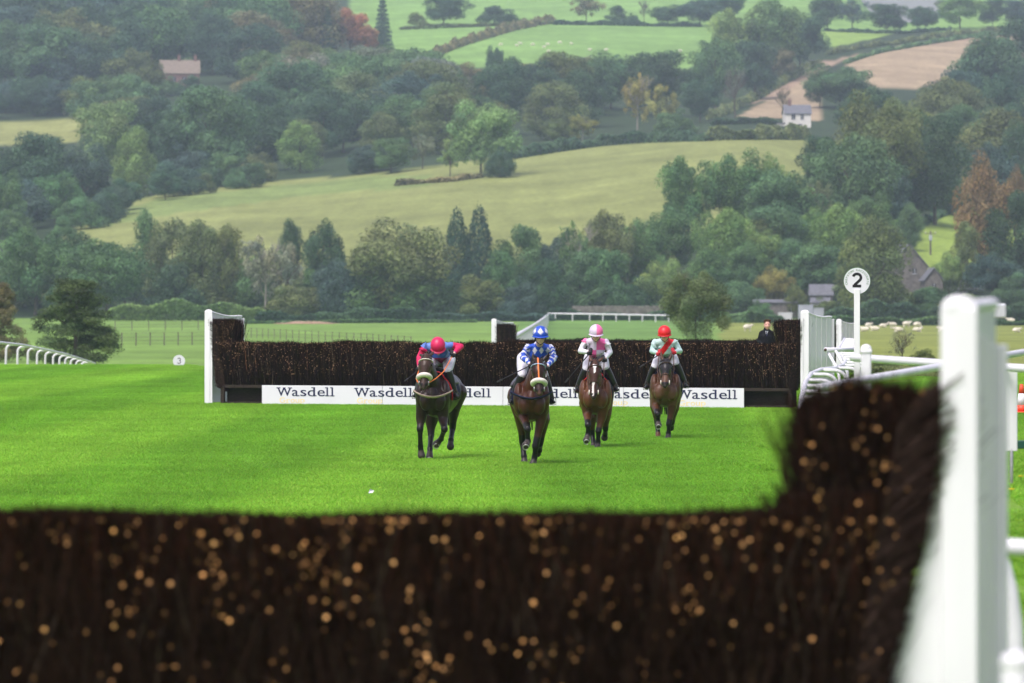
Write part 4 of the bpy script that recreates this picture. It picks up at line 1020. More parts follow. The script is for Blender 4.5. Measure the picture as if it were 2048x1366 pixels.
# ------------------------------------------------------------------ running rails with swan-neck legs
def rail(name, pts, label, side, spacing=2.2, rt=.05, leg=.042, out_=.42, cat='rail', group=None, drop=None, straight=False, skip_legs=False):
    W = [Vector(p) for p in pts]; base = Vector((W[0].x, W[0].y, zgf(W[0].x, W[0].y))); root = empty(name, base); tag(root, label, cat, group)
    mb = MB(); mb.tube([p - base for p in W], rt, 10, (0, 0, 1)); mb.build('rail_tube', M['plastic'], root, True)
    d = 0.0; nxt = spacing * .4; k = 0
    for i in range(len(W) - 1):
        l = (W[i + 1] - W[i]).length
        while nxt <= d + l and not skip_legs:
            p = W[i].lerp(W[i + 1], (nxt - d) / l); t = (W[i + 1] - W[i]).normalized(); s_ = Vector((t.y, -t.x, 0)).normalized() * side
            gz = zgf(p.x + s_.x * out_, p.y + s_.y * out_) - .05; q = p - base; lb = MB(); hgt = p.z - gz
            if straight: lb.tube([q - Vector((0, 0, .02)), q - Vector((0, 0, hgt))], leg, 8)
            else:
                path = [q + Vector((0, 0, -.01))]
                for a in range(0, 7):
                    th = R(90 - 15 * a); rr = .22
                    path.append(q + s_ * (out_ - rr + rr * math.cos(th)) + Vector((0, 0, -rr + rr * math.sin(th) - .01)))
                path.append(q + s_ * (out_ + .03) - Vector((0, 0, hgt))); lb.tube(path, leg, 8)
            lb.build('leg', M['plastic'], root, True); nxt += spacing; k += 1
            if k > 90: return root
        d += l
    return root
def P3(px, row, Y): return wpt(px, row, Y)
# left rail dropping behind the turf edge
rail('running_rail', [P3(-60, 682, 222), P3(0, 685, 229), P3(45, 690, 240), P3(90, 699, 255), P3(130, 708, 272), P3(160, 717, 290), P3(190, 727, 310)], 'white running rail dropping away behind the turf edge on the left', -1, 6.6, .055, .05, .50)
# right rail hugging the course and passing the fence wing
rail('running_rail', [P3(1606, 885, 52), P3(1600, 830, 66), P3(1604, 795, 79), P3(1611, 765, 92), P3(1622, 748, 99), P3(1640, 740, 103.5), P3(1668, 737, 107.5), P3(1686, 731, 113), P3(1691, 721, 122), P3(1682, 712, 131), P3(1676, 704, 141), P3(1678, 696, 160), P3(1684, 686, 180), P3(1690, 676, 204), P3(1694, 672, 225)], 'white swan-neck running rail winding past the right end of the middle fence', 1, 5.0, .042, .036, .46)
# two guard rails crossing behind the near wing
def guard(name, a, b, label, r=.042):
    base = Vector((a.x, a.y, zgf(a.x, a.y))); root = empty(name, base); tag(root, label, 'rail', None)
    mb = MB(); mb.tube([a - base, a.lerp(b, .5) - base, b - base], r, 10, (0, 0, 1)); mb.build('rail_tube', M['plastic'], root, True); return root
gA = guard('guard_rail', P3(1706, 715.5, 60), P3(2110, 741, 56), 'white guard rail running level from the domed post to the right edge')
bA = Vector(gA.location)
lb = MB(); q = P3(2022, 737, 57) - bA; gz = zgf(q.x + bA.x, 57) - bA.z
top = q.z - .03
lb.box((q.x, q.y + .05, top - .40), (.135, .03, .80), 0, None, .006); lb.build('leg_board', M['white'], gA)
lb = MB(); lb.tube([(q.x + .01, q.y + .05, top - .78), (q.x + .01, q.y + .05, gz - .1)], .017, 8); lb.build('leg_stake', M['steel'], gA, True)
gB = guard('guard_rail', P3(1640, 775, 50), P3(2110, 694, 66), 'white guard rail rising to the right behind the near wing', .040)
bB = Vector(gB.location)
for f_ in (.12, .9):
    q = P3(1640, 775, 50).lerp(P3(2110, 694, 66), f_); lb = MB(); lb.tube([q - bB - Vector((0, 0, .02)), Vector((q.x, q.y, zgf(q.x, q.y) - .1)) - bB], .035, 8); lb.build('leg', M['plastic'], gB, True)
c = P3(1732, 740, 54); gz = zgf(c.x, 54) - .1; root = empty('rail_post', (c.x, 54, gz)); tag(root, 'thick white post with a domed cap where the guard rails meet', 'post')
tz = P3(1732, 704, 54).z - gz; mb = MB(); mb.box((0, 0, tz / 2), (.095, .095, tz), 0, None, .012); mb.build('shaft', M['white'], root)
mb = MB(); mb.box((0, 0, tz + .005), (.112, .112, .05), 0, None, .014); mb.ball((0, 0, tz + .03), (.054, .054, .045)); mb.build('cap', M['white'], root, True)
# short rail end with an open tube, behind the fence wing
a = P3(1651, 699.5, 125); b = P3(1712, 699.5, 126.5); base = Vector((a.x, a.y, zgf(a.x, a.y))); root = empty('guard_rail', base); tag(root, 'short white rail with an open tube end beside the right fence wing', 'rail')
mb = MB(); mb.tube([a - base, b - base], .05, 14, (0, 0, 1), dome=False); mb.build('rail_tube', M['plastic'], root, True)
mb = MB(); dd = (b - a).normalized(); mb.tube([a - base - dd * .012, a - base + dd * .01], .034, 12, (0, 0, 1), dome=False); mb.build('tube_mouth', M['strap'], root, True)
for x0, x1 in ((1655, 1677), (1672, 1694)):
    mb = MB(); mb.tube([P3(x0, 703, 125.2) - base, P3(x1, 742, 124.2) - base, Vector((P3(x1 + 10, 742, 124).x, 124, zgf(6.9, 124) - .05)) - base], .035, 8); mb.build('leg', M['plastic'], root, True)
# rail beyond the farther fence: one run toward us and one across
rail('running_rail', [P3(1029, 673, 262), P3(1052, 660, 330), P3(1073, 647, 440), P3(1088, 636, 580), P3(1097, 628, 778)], 'white running rail leading away to the far corner above the blue capped rider', 1, 8.5, .11, .075, .3, straight=True)
rail('running_rail', [P3(1097, 627, 781), P3(1180, 628, 778), P3(1260, 629.5, 772), P3(1338, 631, 766)], 'white rail with seven posts crossing the far side of the course', 1, 2.65, .10, .075, .05, straight=True)
# near wing's own rail and brace, at the lower right
a = P3(1962, 1091, 29); b = P3(2120, 1101, 29); base = Vector((a.x, a.y, zgf(a.x, a.y))); root = empty('guard_rail', base); tag(root, 'blurred white rail and curved brace behind the near wing at lower right', 'rail')
mb = MB(); mb.tube([a - base, b - base], .046, 12, (0, 0, 1)); mb.build('rail_tube', M['plastic'], root, True)
mb = MB(); mb.tube([P3(x, r_, 28) - base for x, r_ in ((1966, 1080), (1986, 1096), (2004, 1130), (2018, 1180), (2029, 1250), (2034, 1330), (2036, 1420), (2037, 1560))], .043, 12); mb.build('curved_brace', M['plastic'], root, True)
mb = MB(); mb.tube([P3(1940, 1135, 25) - base, P3(1950, 1200, 25) - base, P3(1954, 1350, 25) - base, P3(1954, 1620, 25) - base], .038, 10); mb.build('leg', M['plastic'], root, True)
c = P3(2032, 1320, 16); gz = zgf(c.x, 16) - .05; root = empty('rail_post', (c.x, 16, gz)); tag(root, 'out of focus short white post at the bottom right corner', 'post')
tz = P3(2032, 1312, 16).z - gz; mb = MB(); mb.tube([(0, 0, 0), (0, 0, tz - .04)], .042, 14); mb.build('shaft', M['white'], root, True); mb = MB(); mb.ball((0, 0, tz - .02), (.047, .047, .035)); mb.build('cap', M['white'], root, True)
# green plank on a black bracket
a = P3(1935, 888, 60); b = P3(2120, 890, 60); base = Vector((a.x, a.y, zgf(a.x, a.y))); root = empty('plank_bench', base); tag(root, 'dark green plank on a black leg behind the near wing', 'bench')
m_ = (a + b) * .5 - base; mb = MB(); mb.box(m_, ((b - a).length, .20, .085), 0, None, .008); mb.build('plank', M['greenpaint'], root)
for px in (1998, 2100):
    p = P3(px, 895, 60) - base; gz = zgf(p.x + base.x, 60) - base.z - .08; lb = MB(); lb.box((p.x, p.y, (p.z + gz) / 2), (.05, .05, p.z - gz)); lb.box((p.x, p.y, p.z - .005), (.05, .24, .03)); lb.build('leg', M['black'], root)
# traffic cone
c = P3(2043, 810, 92); gz = zgf(c.x, 92); root = empty('traffic_cone', (c.x, 92, gz)); tag(root, 'orange traffic cone with a white band at the right edge', 'cone')
mb = MB(); mb.box((0, 0, .02), (.30, .30, .04), 0, None, .01); mb.build('base', M['cone'], root)
def frus(z0, z1, mt, nm):
    rr_ = lambda z: .105 - .165 * z; mb = MB(); mb.tube([(0, 0, z0), (0, 0, z1)], [rr_(z0), rr_(z1)], 20, (1, 0, 0), dome=False); mb.build(nm, M[mt], root, True)
frus(.04, .14, 'cone', 'lower_body'); frus(.14, .33, 'white', 'reflective_band'); frus(.33, .48, 'cone', 'tip')
# dandelions on the bank
for k, (px, row) in enumerate([(1992, 920), (1997, 956), (2003, 996), (2022, 995), (1976, 1043), (1989, 898), (2041, 968)]):
    ys_ = np.linspace(30, 110, 800); X_ = (px - 1024) * ys_ / F; r_ = ROW_H + (CAM_H - zg(X_, ys_)) * F / ys_; i = int(np.argmax(r_ <= row)); p = (X_[i], ys_[i], zgf(X_[i], ys_[i]))
    root = empty('dandelion', p); tag(root, 'yellow dandelion flower on the grass bank behind the near wing', 'flower', 'dandelions on the bank')
    mb = MB(); mb.tube([(0, 0, 0), (.004, 0, .07)], .003, 5); mb.build('stem', M['leaf'], root).color = (.1, .2, .04, 1)
    mb = MB(); n = 14
    for j in range(n): aa = 2 * math.pi * j / n; mb.tube([(.004, 0, .07), (.004 + .022 * math.cos(aa), .022 * math.sin(aa), .078)], [.003, .005], 4)
    mb.ball((.004, 0, .076), (.012, .012, .008), 8, 5); mb.build('flower_head', M['yellowflower'], root)
# scrap of white paper on the turf
p = (742 - 1024) * 73 / F; root = MB(); root.add([(-.035, 0, .045), (.02, -.02, .05), (.04, .02, .075), (-.02, .03, .085), (-.01, 0, .10)], [(0, 1, 2), (0, 2, 3), (3, 2, 4), (0, 3, 4)])
o = root.build('paper_scrap', M['white']); o.location = (p, 73.0, zgf(p, 73)); tag(o, 'small white paper scrap lying on the turf before the left horse', 'litter')

# ------------------------------------------------------------------ wire fences in the valley field
def wire_fence(pts, label, h=1.1, spacing=4.0, pw=.10):
    W = [Vector((x, y, zgf(x, y))) for x, y in pts]; base = W[0]; root = empty('wire_fence', base); tag(root, label, 'fence'); tops = []
    d = 0; nxt = 0; n = 0
    for i in range(len(W) - 1):
        l = (W[i + 1] - W[i]).length
        while nxt <= d + l and n < 95:
            q = W[i].lerp(W[i + 1], (nxt - d) / l); q.z = zgf(q.x, q.y); mb = MB(); mb.box(q - base + Vector((0, 0, h / 2 - .05)), (pw, pw, h + .1)); mb.build('post', M['greywood'], root); tops.append(q - base); nxt += spacing; n += 1
        d += l
    mb = MB()
    for zz in (.35, .65, .95):
        for a, b in zip(tops[:-1], tops[1:]): mb.tube([a + Vector((0, 0, h * zz)), b + Vector((0, 0, h * zz))], .012, 4, dome=False)
    mb.build('wire', M['greywood'], root)
kx = lambda px, Y: (px - 1024) * Y / F
wire_fence([(kx(215, 470), 470), (kx(420, 480), 480)], 'post and wire fence low in the left field behind the number 3 disc', 1.1, 1.75, .09)
wire_fence([(kx(470, 560), 560), (kx(720, 470), 470), (kx(830, 430), 430)], 'post and wire fence crossing the field behind the left fence wing', 1.0, 4.6, .065)
wire_fence([(kx(230, 640), 640), (kx(405, 650), 650)], 'farther post fence across the left field', 1.1, 2.6, .09)
wire_fence([(kx(1100, 792), 792), (kx(1330, 792), 792)], 'grey post and rail fence below the stone wall', 1.6, 2.6, .11)
wire_fence([(kx(1850, 1075), 1075), (kx(1915, 1120), 1120)], 'post fence at the head of the steep right field', 1.3, 1.6, .12)

# ------------------------------------------------------------------ walls, buildings and poles
def stone_wall(px0, px1, row_top, row_base, Y, label, seed=0):
    g = random.Random(seed); x0, x1 = kx(px0, Y), kx(px1, Y); z0 = zgf((x0 + x1) / 2, Y) - .2; zt = CAM_H - (row_top - ROW_H) * Y / F
    mb = MB(); x = x0
    for c_ in range(5):
        x = x0 - g.random() * .4; zc = z0 + (zt - z0) * c_ / 5.0; hh = (zt - z0) / 5
        while x < x1:
            w_ = g.uniform(.35, .9); mb.box((x + w_ / 2 - x0, g.uniform(-.05, .05), zc + hh / 2 - z0), (w_ - .03, .5 + g.uniform(-.08, .08), hh * g.uniform(.85, 1.25)), g.uniform(-.03, .03), None, .04); x += w_
    o = mb.build('stone_wall', M['stone']); o.location = (x0, Y, z0); return tag(o, label, 'wall')
stone_wall(1148, 1345, 612, 634, 798, 'rough grey stone wall behind the far white rail', 3)
stone_wall(1500, 1680, 640, 652, 790, 'low grey stone wall in front of the sheds', 4)

def box_house(name, px, row, wpx, hpx, rpx, depth, rz, label, cat, wall, roof, wins, ridge='x', chim=(), Y=None, overhang=.25):
    """wall block with a pitched roof; wins (x0,x1,z0,z1 as 0..1 of the front); sizes from the photo at that distance"""
    p = on_hill(px, row) if Y is None else Vector((kx(px, Y), Y, zgf(kx(px, Y), Y))); s_ = p.y / F; W_, H_, Rf = wpx * s_, hpx * s_, rpx * s_
    root = empty(name, p, rz); tag(root, label, cat)
    if ridge == 'x':
        mb = MB(); mb.box((0, depth / 2, H_ / 2 - .3), (W_, depth, H_ + .6)); 
        for sx in (-1, 1): mb.add([(sx * W_ / 2, 0, H_), (sx * W_ / 2, depth, H_), (sx * W_ / 2, depth / 2, H_ + Rf - .05)], [(0, 1, 2)])
        mb.build('wall', M[wall], root)
        rb = MB(); e = overhang; t = .14
        for sy in (0, 1):
            y0 = -e if sy == 0 else depth + e; z0 = H_ - e * Rf / (depth / 2); yr = depth / 2
            rb.add([(-W_ / 2 - e, y0, z0), (W_ / 2 + e, y0, z0), (W_ / 2 + e, yr, H_ + Rf), (-W_ / 2 - e, yr, H_ + Rf), (-W_ / 2 - e, y0, z0 + t), (W_ / 2 + e, y0, z0 + t), (W_ / 2 + e, yr, H_ + Rf + t), (-W_ / 2 - e, yr, H_ + Rf + t)],
                   [(0, 1, 2, 3), (4, 5, 6, 7), (0, 1, 5, 4), (0, 3, 7, 4), (1, 2, 6, 5)])
    else:
        mb = MB(); mb.box((0, depth / 2, H_ / 2 - .3), (W_, depth, H_ + .6))
        for yy in (0, depth): mb.add([(-W_ / 2, yy, H_), (W_ / 2, yy, H_), (0, yy, H_ + Rf - .05)], [(0, 1, 2)])
        mb.build('wall', M[wall], root); rb = MB(); e = overhang; t = .16
        for sx in (-1, 1):
            x0 = sx * (W_ / 2 + e); z0 = H_ - e * Rf / (W_ / 2)
            rb.add([(x0, -e, z0), (x0, depth + e, z0), (0, depth + e, H_ + Rf), (0, -e, H_ + Rf), (x0, -e, z0 + t), (x0, depth + e, z0 + t), (0, depth + e, H_ + Rf + t), (0, -e, H_ + Rf + t)], [(0, 1, 2, 3), (4, 5, 6, 7), (0, 1, 5, 4), (0, 3, 7, 4), (1, 2, 6, 5)])
    r_ = rb.build('roof', M[roof], root)
    for cx_ in chim:
        cb = MB(); cb.box((cx_ * W_ / 2, depth / 2, H_ + Rf + .45), (.8, .7, 1.7)); cb.tube([(cx_ * W_ / 2 - .15, depth / 2, H_ + Rf + 1.3), (cx_ * W_ / 2 - .15, depth / 2, H_ + Rf + 1.65)], .11, 8); cb.tube([(cx_ * W_ / 2 + .15, depth / 2, H_ + Rf + 1.3), (cx_ * W_ / 2 + .15, depth / 2, H_ + Rf + 1.65)], .11, 8); cb.build('chimney', M['brick'], r_)
    for a, b, c_, d in wins:
        x0, x1, z0, z1 = (a - .5) * W_, (b - .5) * W_, c_ * H_, d * H_
        wb = MB(); wb.box(((x0 + x1) / 2, -.01, (z0 + z1) / 2), (x1 - x0, .06, z1 - z0)); w_ = wb.build('window', M['glass'], root)
        fb = MB(); fb.box(((x0 + x1) / 2, -.055, (z0 + z1) / 2), (.08, .03, z1 - z0)); fb.box(((x0 + x1) / 2, -.055, z0 - .04), (x1 - x0 + .2, .08, .08)); fb.build('frame', M['whitesheet'], w_)
    return root
hw = box_house('house', 1596, 254, 52, 27, 17, 6.0, R(3), 'white two storey cottage with a grey slate roof on the hillside', 'house', 'render', 'slate', [(.25, .40, .56, .94), (.60, .72, .56, .92), (.20, .42, .08, .24), (.52, .66, .06, .22)], 'x', (-.55,))
pw = Vector(hw.location); mb = MB(); s_ = pw.y / F; mb.box((-33 * s_, 1.5, 3.5 * s_), (14 * s_, 2.5, 8 * s_)); mb.build('lean_to', M['render'], hw)
mb = MB(); mb.box((-33 * s_, 1.4, 8 * s_), (15 * s_, 3.0, .14)); mb.build('lean_to_roof', M['slate'], hw)
box_house('house', 360, 176, 78, 30, 26, 8.0, R(4), 'brown tiled house half hidden in the left hillside wood', 'house', 'brick', 'tile', [(.30, .40, .35, .75), (.56, .66, .35, .75)], 'x', (-.05, .8))
box_house('house', 1818, 588, 74, 56, 42, 10.0, R(6), 'gabled grey stone house half hidden by the big olive brown tree', 'house', 'stone', 'slate', [(.60, .70, .72, .92)], 'y')
box_house('house', 1868, 586, 36, 42, 22, 4.0, R(6), 'low stone annex with a slate roof against the gabled house', 'annex', 'stone', 'slate', [(.4, .6, .55, .8)], 'y', Y=842)
box_house('shed', 1642, 632, 44, 27, 20, 6.0, R(-5), 'stone shed with a grey roof behind the grey container panels', 'shed', 'stone', 'slate', [], 'x', Y=826)
box_house('shed', 1640, 636, 34, 30, 8, 3.0, R(-5), 'small white walled shed with a pale roof', 'shed', 'whitesheet', 'slate', [(.30, .5, .5, .75)], 'x', Y=812)
box_house('shed', 1552, 641, 84, 26, 5, 5.0, 0, 'long low grey stone shed with a flat roof behind the dark coated man', 'shed', 'stone', 'slate', [(.82, .9, .2, .7)], 'x', Y=812)
def crate(px, w_, h_, Y, d, mt, label, cat, name, row=640):
    root = empty(name, (kx(px, Y), Y, zgf(kx(px, Y), Y))); tag(root, label, cat); s_ = Y / F; W_, H_ = w_ * s_, h_ * s_
    mb = MB(); mb.box((0, d / 2, H_ / 2), (W_, d, H_), 0, None, .03); mb.build('body', M[mt], root); rb = MB(); n = max(3, int(W_ / .35))
    for k in range(n): rb.box((-W_ / 2 + W_ * (k + .5) / n, -.03, H_ / 2), (W_ / n * .5, .05, H_ * .86))
    rb.build('ribs', M[mt], root); mb = MB(); mb.box((0, d / 2, H_ + .03), (W_ + .1, d + .1, .06)); mb.build('roof', M[mt], root); return root
crate(1571, 27, 15, 797, 2.0, 'whitesheet', 'white box container in front of the long stone shed', 'container', 'container')
crate(1612, 29, 31, 799, 2.2, 'greysheet', 'grey metal container left of the white walled shed', 'container', 'container')
crate(1638, 20, 26, 797, 2.2, 'greysheet', 'second smaller grey metal panel container touching the larger grey one', 'container', 'container')
def caravan(px, w_, h_, Y, label):
    root = empty('caravan', (kx(px, Y), Y, zgf(kx(px, Y), Y))); tag(root, label, 'caravan'); s_ = Y / F; W_, H_ = w_ * s_, h_ * s_; z0 = .6
    mb = MB(); mb.box((0, 1.1, z0 + H_ / 2), (W_, 2.2, H_), 0, None, .25); mb.build('body', M['whitesheet'], root)
    for f_ in ((-.28, .05, .3) if Y > 810 else ()): wb = MB(); wb.box((f_ * W_, -.01, z0 + H_ * .42), (W_ * .13, .05, H_ * .24)); wb.build('window', M['glass'], root)
    for f_ in (-.12, .12): wb = MB(); wb.tube([(f_ * W_, .1, .32), (f_ * W_, .35, .32)], .32, 14, (0, 0, 1), False); wb.build('wheel', M['rubber'], root)
caravan(1932, 74, 30, 850, 'long white caravan half hidden in bushes right of the gabled house')
caravan(1992, 42, 30, 792, 'white trailer behind the sheep field hedge, beside the near wing top')
def pole(px, row, top, label, arm=True):
    p = on_hill(px, row); h = (row - top) * p.y / F; root = empty('utility_pole', p); tag(root, label, 'pole')
    mb = MB(); mb.tube([(0, 0, -.1), (0, 0, h)], [.17, .12], 8); mb.build('shaft', M['greywood'], root)
    if arm:
        mb = MB(); mb.box((0, 0, h - .35), (1.8, .12, .12)); mb.build('crossarm', M['greywood'], root); mb = MB()
        for x in (-.8, 0, .8): mb.tube([(x, 0, h - .28), (x, 0, h - .05)], .06, 6)
        mb.build('insulator', M['whitesheet'], root); mb = MB(); mb.box((0, -.2, h * .72), (.5, .35, .9), 0, None, .05); mb.build('transformer', M['greysheet'], root)
pole(1861, 510, 463, 'wooden utility pole with a crossarm on the steep right field')
pole(1821, 500, 473, 'thin bare utility pole left of the crossarm pole', False)
pole(1430, 236, 202, 'wooden utility pole left of the twiggy lane tree', False)
# parked car on the lane
p = on_hill(1622, 131); root = empty('parked_car', p, R(12)); tag(root, 'silver car on the hillside lane beside the dark round tree', 'car'); s_ = 2.1 * 1.0
mb = MB(); mb.box((0, 0, .62), (1.8, 4.0, .62), 0, None, .12); mb.prism([(-.82, .9), (.82, .9), (.66, 1.5), (-.66, 1.5)], -1.4, 1.3); mb.build('body', M['car'], root)
mb = MB(); mb.prism([(-.72, .98), (.72, .98), (.6, 1.42), (-.6, 1.42)], -1.43, -1.40); mb.build('windscreen', M['glass'], root)
for x in (-.6, .6): mb = MB(); mb.ball((x, -2.0, .72), (.17, .06, .11), 10, 6); mb.build('headlight', M['whitesheet'], root)
for x in (-.82, .82):
    for y in (-1.25, 1.25): mb = MB(); mb.tube([(x - .1, y, .32), (x + .1, y, .32)], .32, 14, (0, 0, 1), False); mb.build('wheel', M['rubber'], root)
# bare earth heap in the field
o = hedge('earth_heap', [(568, 641), (600, 640), (657, 640)], 6, 'pinkish bare earth heap on the far side of the field', 'brown', 'earth', seed=30, n=200, size=.2, ymin=600)
bpy.data.objects.remove(o)
mb = MB(); g_ = random.Random(5); Y_ = 745
for k in range(46): px = 566 + 92 * g_.random(); mb.ball((kx(px, Y_) - kx(612, Y_), g_.uniform(-4, 4), .0), (g_.uniform(.5, 2.2), g_.uniform(.5, 1.5), g_.uniform(.05, .42) * (1 - abs(px - 612) / 70)), 10, 6)
o = link_mesh('earth_heap', remesh(mb, .12, 2), M['earth'], None, True); o.location = (kx(612, Y_), Y_, zgf(kx(612, Y_), Y_)); tag(o, 'pinkish bare earth heap on the far side of the field', 'earth')
# ------------------------------------------------------------------ horses
def lerp(a, b, t): return a + (b - a) * t
def pw_lin(tab, t):
    for i in range(len(tab) - 1):
        if t <= tab[i + 1][0]:
            k = (t - tab[i][0]) / (tab[i + 1][0] - tab[i][0]); return tuple(lerp(p, q, k) for p, q in zip(tab[i][1:], tab[i + 1][1:]))
    return tab[-1][1:]
HEAD = [(0, .080, .085), (.10, .098, .11), (.22, .110, .128), (.36, .104, .130), (.50, .080, .105), (.66, .066, .082), (.82, .063, .072), (.93, .062, .064), (1.0, .048, .046)]
BLACK = (.009, .008, .008)

def make_horse(S):
    px0, row0 = S['px0'], S['row0']
    ys_ = np.linspace(70, 125, 3000); X_ = (px0 - 1024) * ys_ / F; r_ = ROW_H + (CAM_H - zg(X_, ys_)) * F / ys_; i = int(np.argmax(r_ <= row0)); Y0 = float(ys_[i]); s = F / Y0
    z0 = zgf(float(X_[i]), Y0) - .025; S['Y0'] = Y0; S['s'] = s; S['z0'] = z0; S['x0'] = float(X_[i])
    q = lambda px, row, y=0.0: Vector(((px - px0) / s * (Y0 + y) / Y0 + S['x0'] * y / Y0, y, (CAM_H - (row - ROW_H) * (Y0 + y) / F) - z0))
    S['q'] = q
    root = empty('race_horse', (S['x0'], Y0, z0)); tag(root, S['label'], 'horse', None)
    coat = S['coat']; mb = MB(); segs = []
    ch = q(*S['chest'], 0); cx, zc = ch.x, ch.z; rx = S['rump'][0]; k = S.get('girth', 1.0)
    trunk_ = [(-.50, .09, .13, .05), (-.42, .155, .21, .02), (-.26, .225, .31, 0), (.02, .278, .355, .0), (.40, .290, .350, .02), (.75, .280, .315, .06), (1.02, .275, .30, .08), (1.24, .205, .24, .07), (1.36, .10, .13, .05)]
    fx = lambda y: cx + (rx - cx) * max(0, min(1, (y + .3) / 1.4))
    pts = [Vector((fx(y), y, zc + dz)) for y, a, b, dz in trunk_]
    mb.tube(pts, [(a * k, b * k) for y, a, b, dz in trunk_], 20, (1, 0, 0))
    for a, b in zip(pts[:-1], pts[1:]): segs.append((a, b, .27, coat))
    for sx in (-1, 1):
        mb.ball((cx + sx * .115, -.43, zc - .06), (.100, .12, .17)); mb.ball((cx + sx * .205, -.26, zc + .03), (.085, .17, .25)); mb.ball((cx + sx * .19, -.34, zc - .02), (.075, .09, .12)); mb.ball((cx + sx * .185, -.16, zc - .13), (.10, .14, .15))         # breast muscles
    mb.tube([Vector((cx, -.05, zc + .30)), Vector((fx(.2), .22, zc + .34))], [(.09, .12), (.10, .08)], 12, (1, 0, 0))   # withers
    poll = q(*S['poll']); muz = q(*S['muzzle']); ax = (muz - poll); HL = ax.length; ax.normalize()
    nb = Vector((cx, -.26, zc + .16)); mid = nb.lerp(poll, .55) + Vector((0, .06, .03))
    nk = poll + Vector((0, .09, -.06))
    mb.tube([nb, mid, nk], [(.150, .25), (.100, .19), (.076, .115)], 16, (1, 0, 0))
    segs += [(nb, mid, .16, coat), (mid, nk, .11, coat)]
    hp = [poll + ax * (t * HL) for t, a, b in HEAD]; mb.tube(hp, [(a, b) for t, a, b in HEAD], 18, (1, 0, 0))
    bdir = Vector((1, 0, 0)).cross(ax).normalized()                         # across the head, towards throat or brow
    if bdir.y > 0: bdir = -bdir                                             # brow side faces the camera
    for sx in (-1, 1):
        mb.ball(poll + ax * HL * .30 + Vector((sx * .045, 0, 0)) - bdir * .07, (.06, .09, .115))     # cheek
        mb.ball(poll + ax * HL * .235 + Vector((sx * .082, 0, 0)) + bdir * .045, (.032, .04, .035))  # brow ridge
        mb.ball(poll + ax * HL * .91 + Vector((sx * .040, 0, 0)) + bdir * .020, (.026, .034, .036))  # nostril rim
    mb.ball(poll + ax * HL * .985 - bdir * .025, (.042, .045, .035))
    segs.append((poll, poll + ax * HL * .80, .09, S.get('face', coat))); segs.append((poll + ax * HL * .93, muz, .06, S.get('muz', (.03, .022, .02))))
    ears = S['ears']
    for sx, e in zip((-1, 1), ears):
        b0 = poll + Vector((sx * .055, .01, .03)); tip = q(*e); m_ = b0.lerp(tip, .5) + Vector((sx * .012, 0, 0))
        mb.tube([b0, m_, tip], [(.030, .024), (.036, .018), (.008, .008)], 10, (1, 0, 0)); segs.append((b0, tip, .03, S.get('earc', coat)))
    shoes = []
    for L in S['legs']:
        kind = L[0]; J = [q(*j) for j in L[1:5]]; sole = len(L) > 5 and L[5]
        sgn = 1 if J[0].x > cx else -1
        if kind == 'f':
            el, kn, fe, ho = J; sh = Vector((cx + sgn * .17, -.24, zc - .05))
            mb.tube([sh, el, el.lerp(kn, .55), kn], [(.105, .15), (.088, .105), (.060, .068), (.056, .060)], 14, (1, 0, 0))
            segs += [(sh, el, .12, coat), (el, el.lerp(kn, .55), .085, coat)]; mb.ball(kn, (.062, .062, .07))
            a, cb = kn, .040
        else:
            st, kn, fe, ho = J; hip = Vector((rx + sgn * .15, .92, zc + .05))
            mb.tube([hip, st, st.lerp(kn, .6), kn], [(.17, .24), (.115, .15), (.065, .075), (.056, .062)], 14, (1, 0, 0))
            segs += [(hip, st, .17, coat), (st, st.lerp(kn, .4), .1, coat)]; mb.ball(kn + Vector((0, .02, .01)), (.056, .062, .07))
            a, cb = kn, .044
        mb.tube([a, a.lerp(fe, .5), fe], [.052, cb, .046], 12, (1, 0, 0)); mb.ball(fe, (.054, .054, .052))
        d = (ho - fe).normalized(); p1 = fe.lerp(ho, .45)
        mb.tube([fe, p1], [.046, .048], 12, (1, 0, 0))
        hoofdir = Vector((0, -.35, -1)).normalized() if not sole else Vector((0, -.85, -.45)).normalized()
        mb.tube([p1, p1.lerp(ho, .6) , ho], [(.050, .050), (.058, .062), (.068, .074)], 14, (1, 0, 0), dome=True)
        segs += [(el.lerp(kn, .7) if kind == 'f' else st.lerp(kn, .7), kn, .062, BLACK), (kn, fe, .05, BLACK), (fe, p1, .05, S.get('sock', BLACK)), (p1.lerp(ho, .4), ho, .064, (.05, .04, .034))]
        if sole: shoes.append((ho, d, hoofdir))
    me = remesh(mb, .0165, 3)
    P = co(me).astype(float); Cc = nearest_cols(P, segs)
    # belly and flank a little paler or darker by coat, knees to hooves black, face marks
    if 'mark' in S:
        rel = P - np.array(poll); t = rel @ np.array(ax) / HL; f = rel @ np.array(bdir); xx = rel[:, 0] - (ax.x * t * HL)
        front = (f > .02) & (t > -.1) & (t < 1.05)
        S['mark'](Cc, t, xx, front)
    for sx in (-1, 1):
        n_ = poll + ax * HL * .935 + Vector((sx * .040, 0, 0)) + bdir * .045; m = np.linalg.norm(P - np.array(n_), axis=1) < .028; Cc[m] = (.008, .006, .006)
    set_col(me, Cc); body = link_mesh('body', me, M['coat'], root, True)
    for sx in (-1, 1):
        eb = MB(); eb.ball(poll + ax * HL * .265 + Vector((sx * .098, 0, 0)) + bdir * .040, (.020, .026, .024), 12, 8); eb.build('eye', M['goggle'], root, True)
    mn = MB(); g = random.Random(px0)
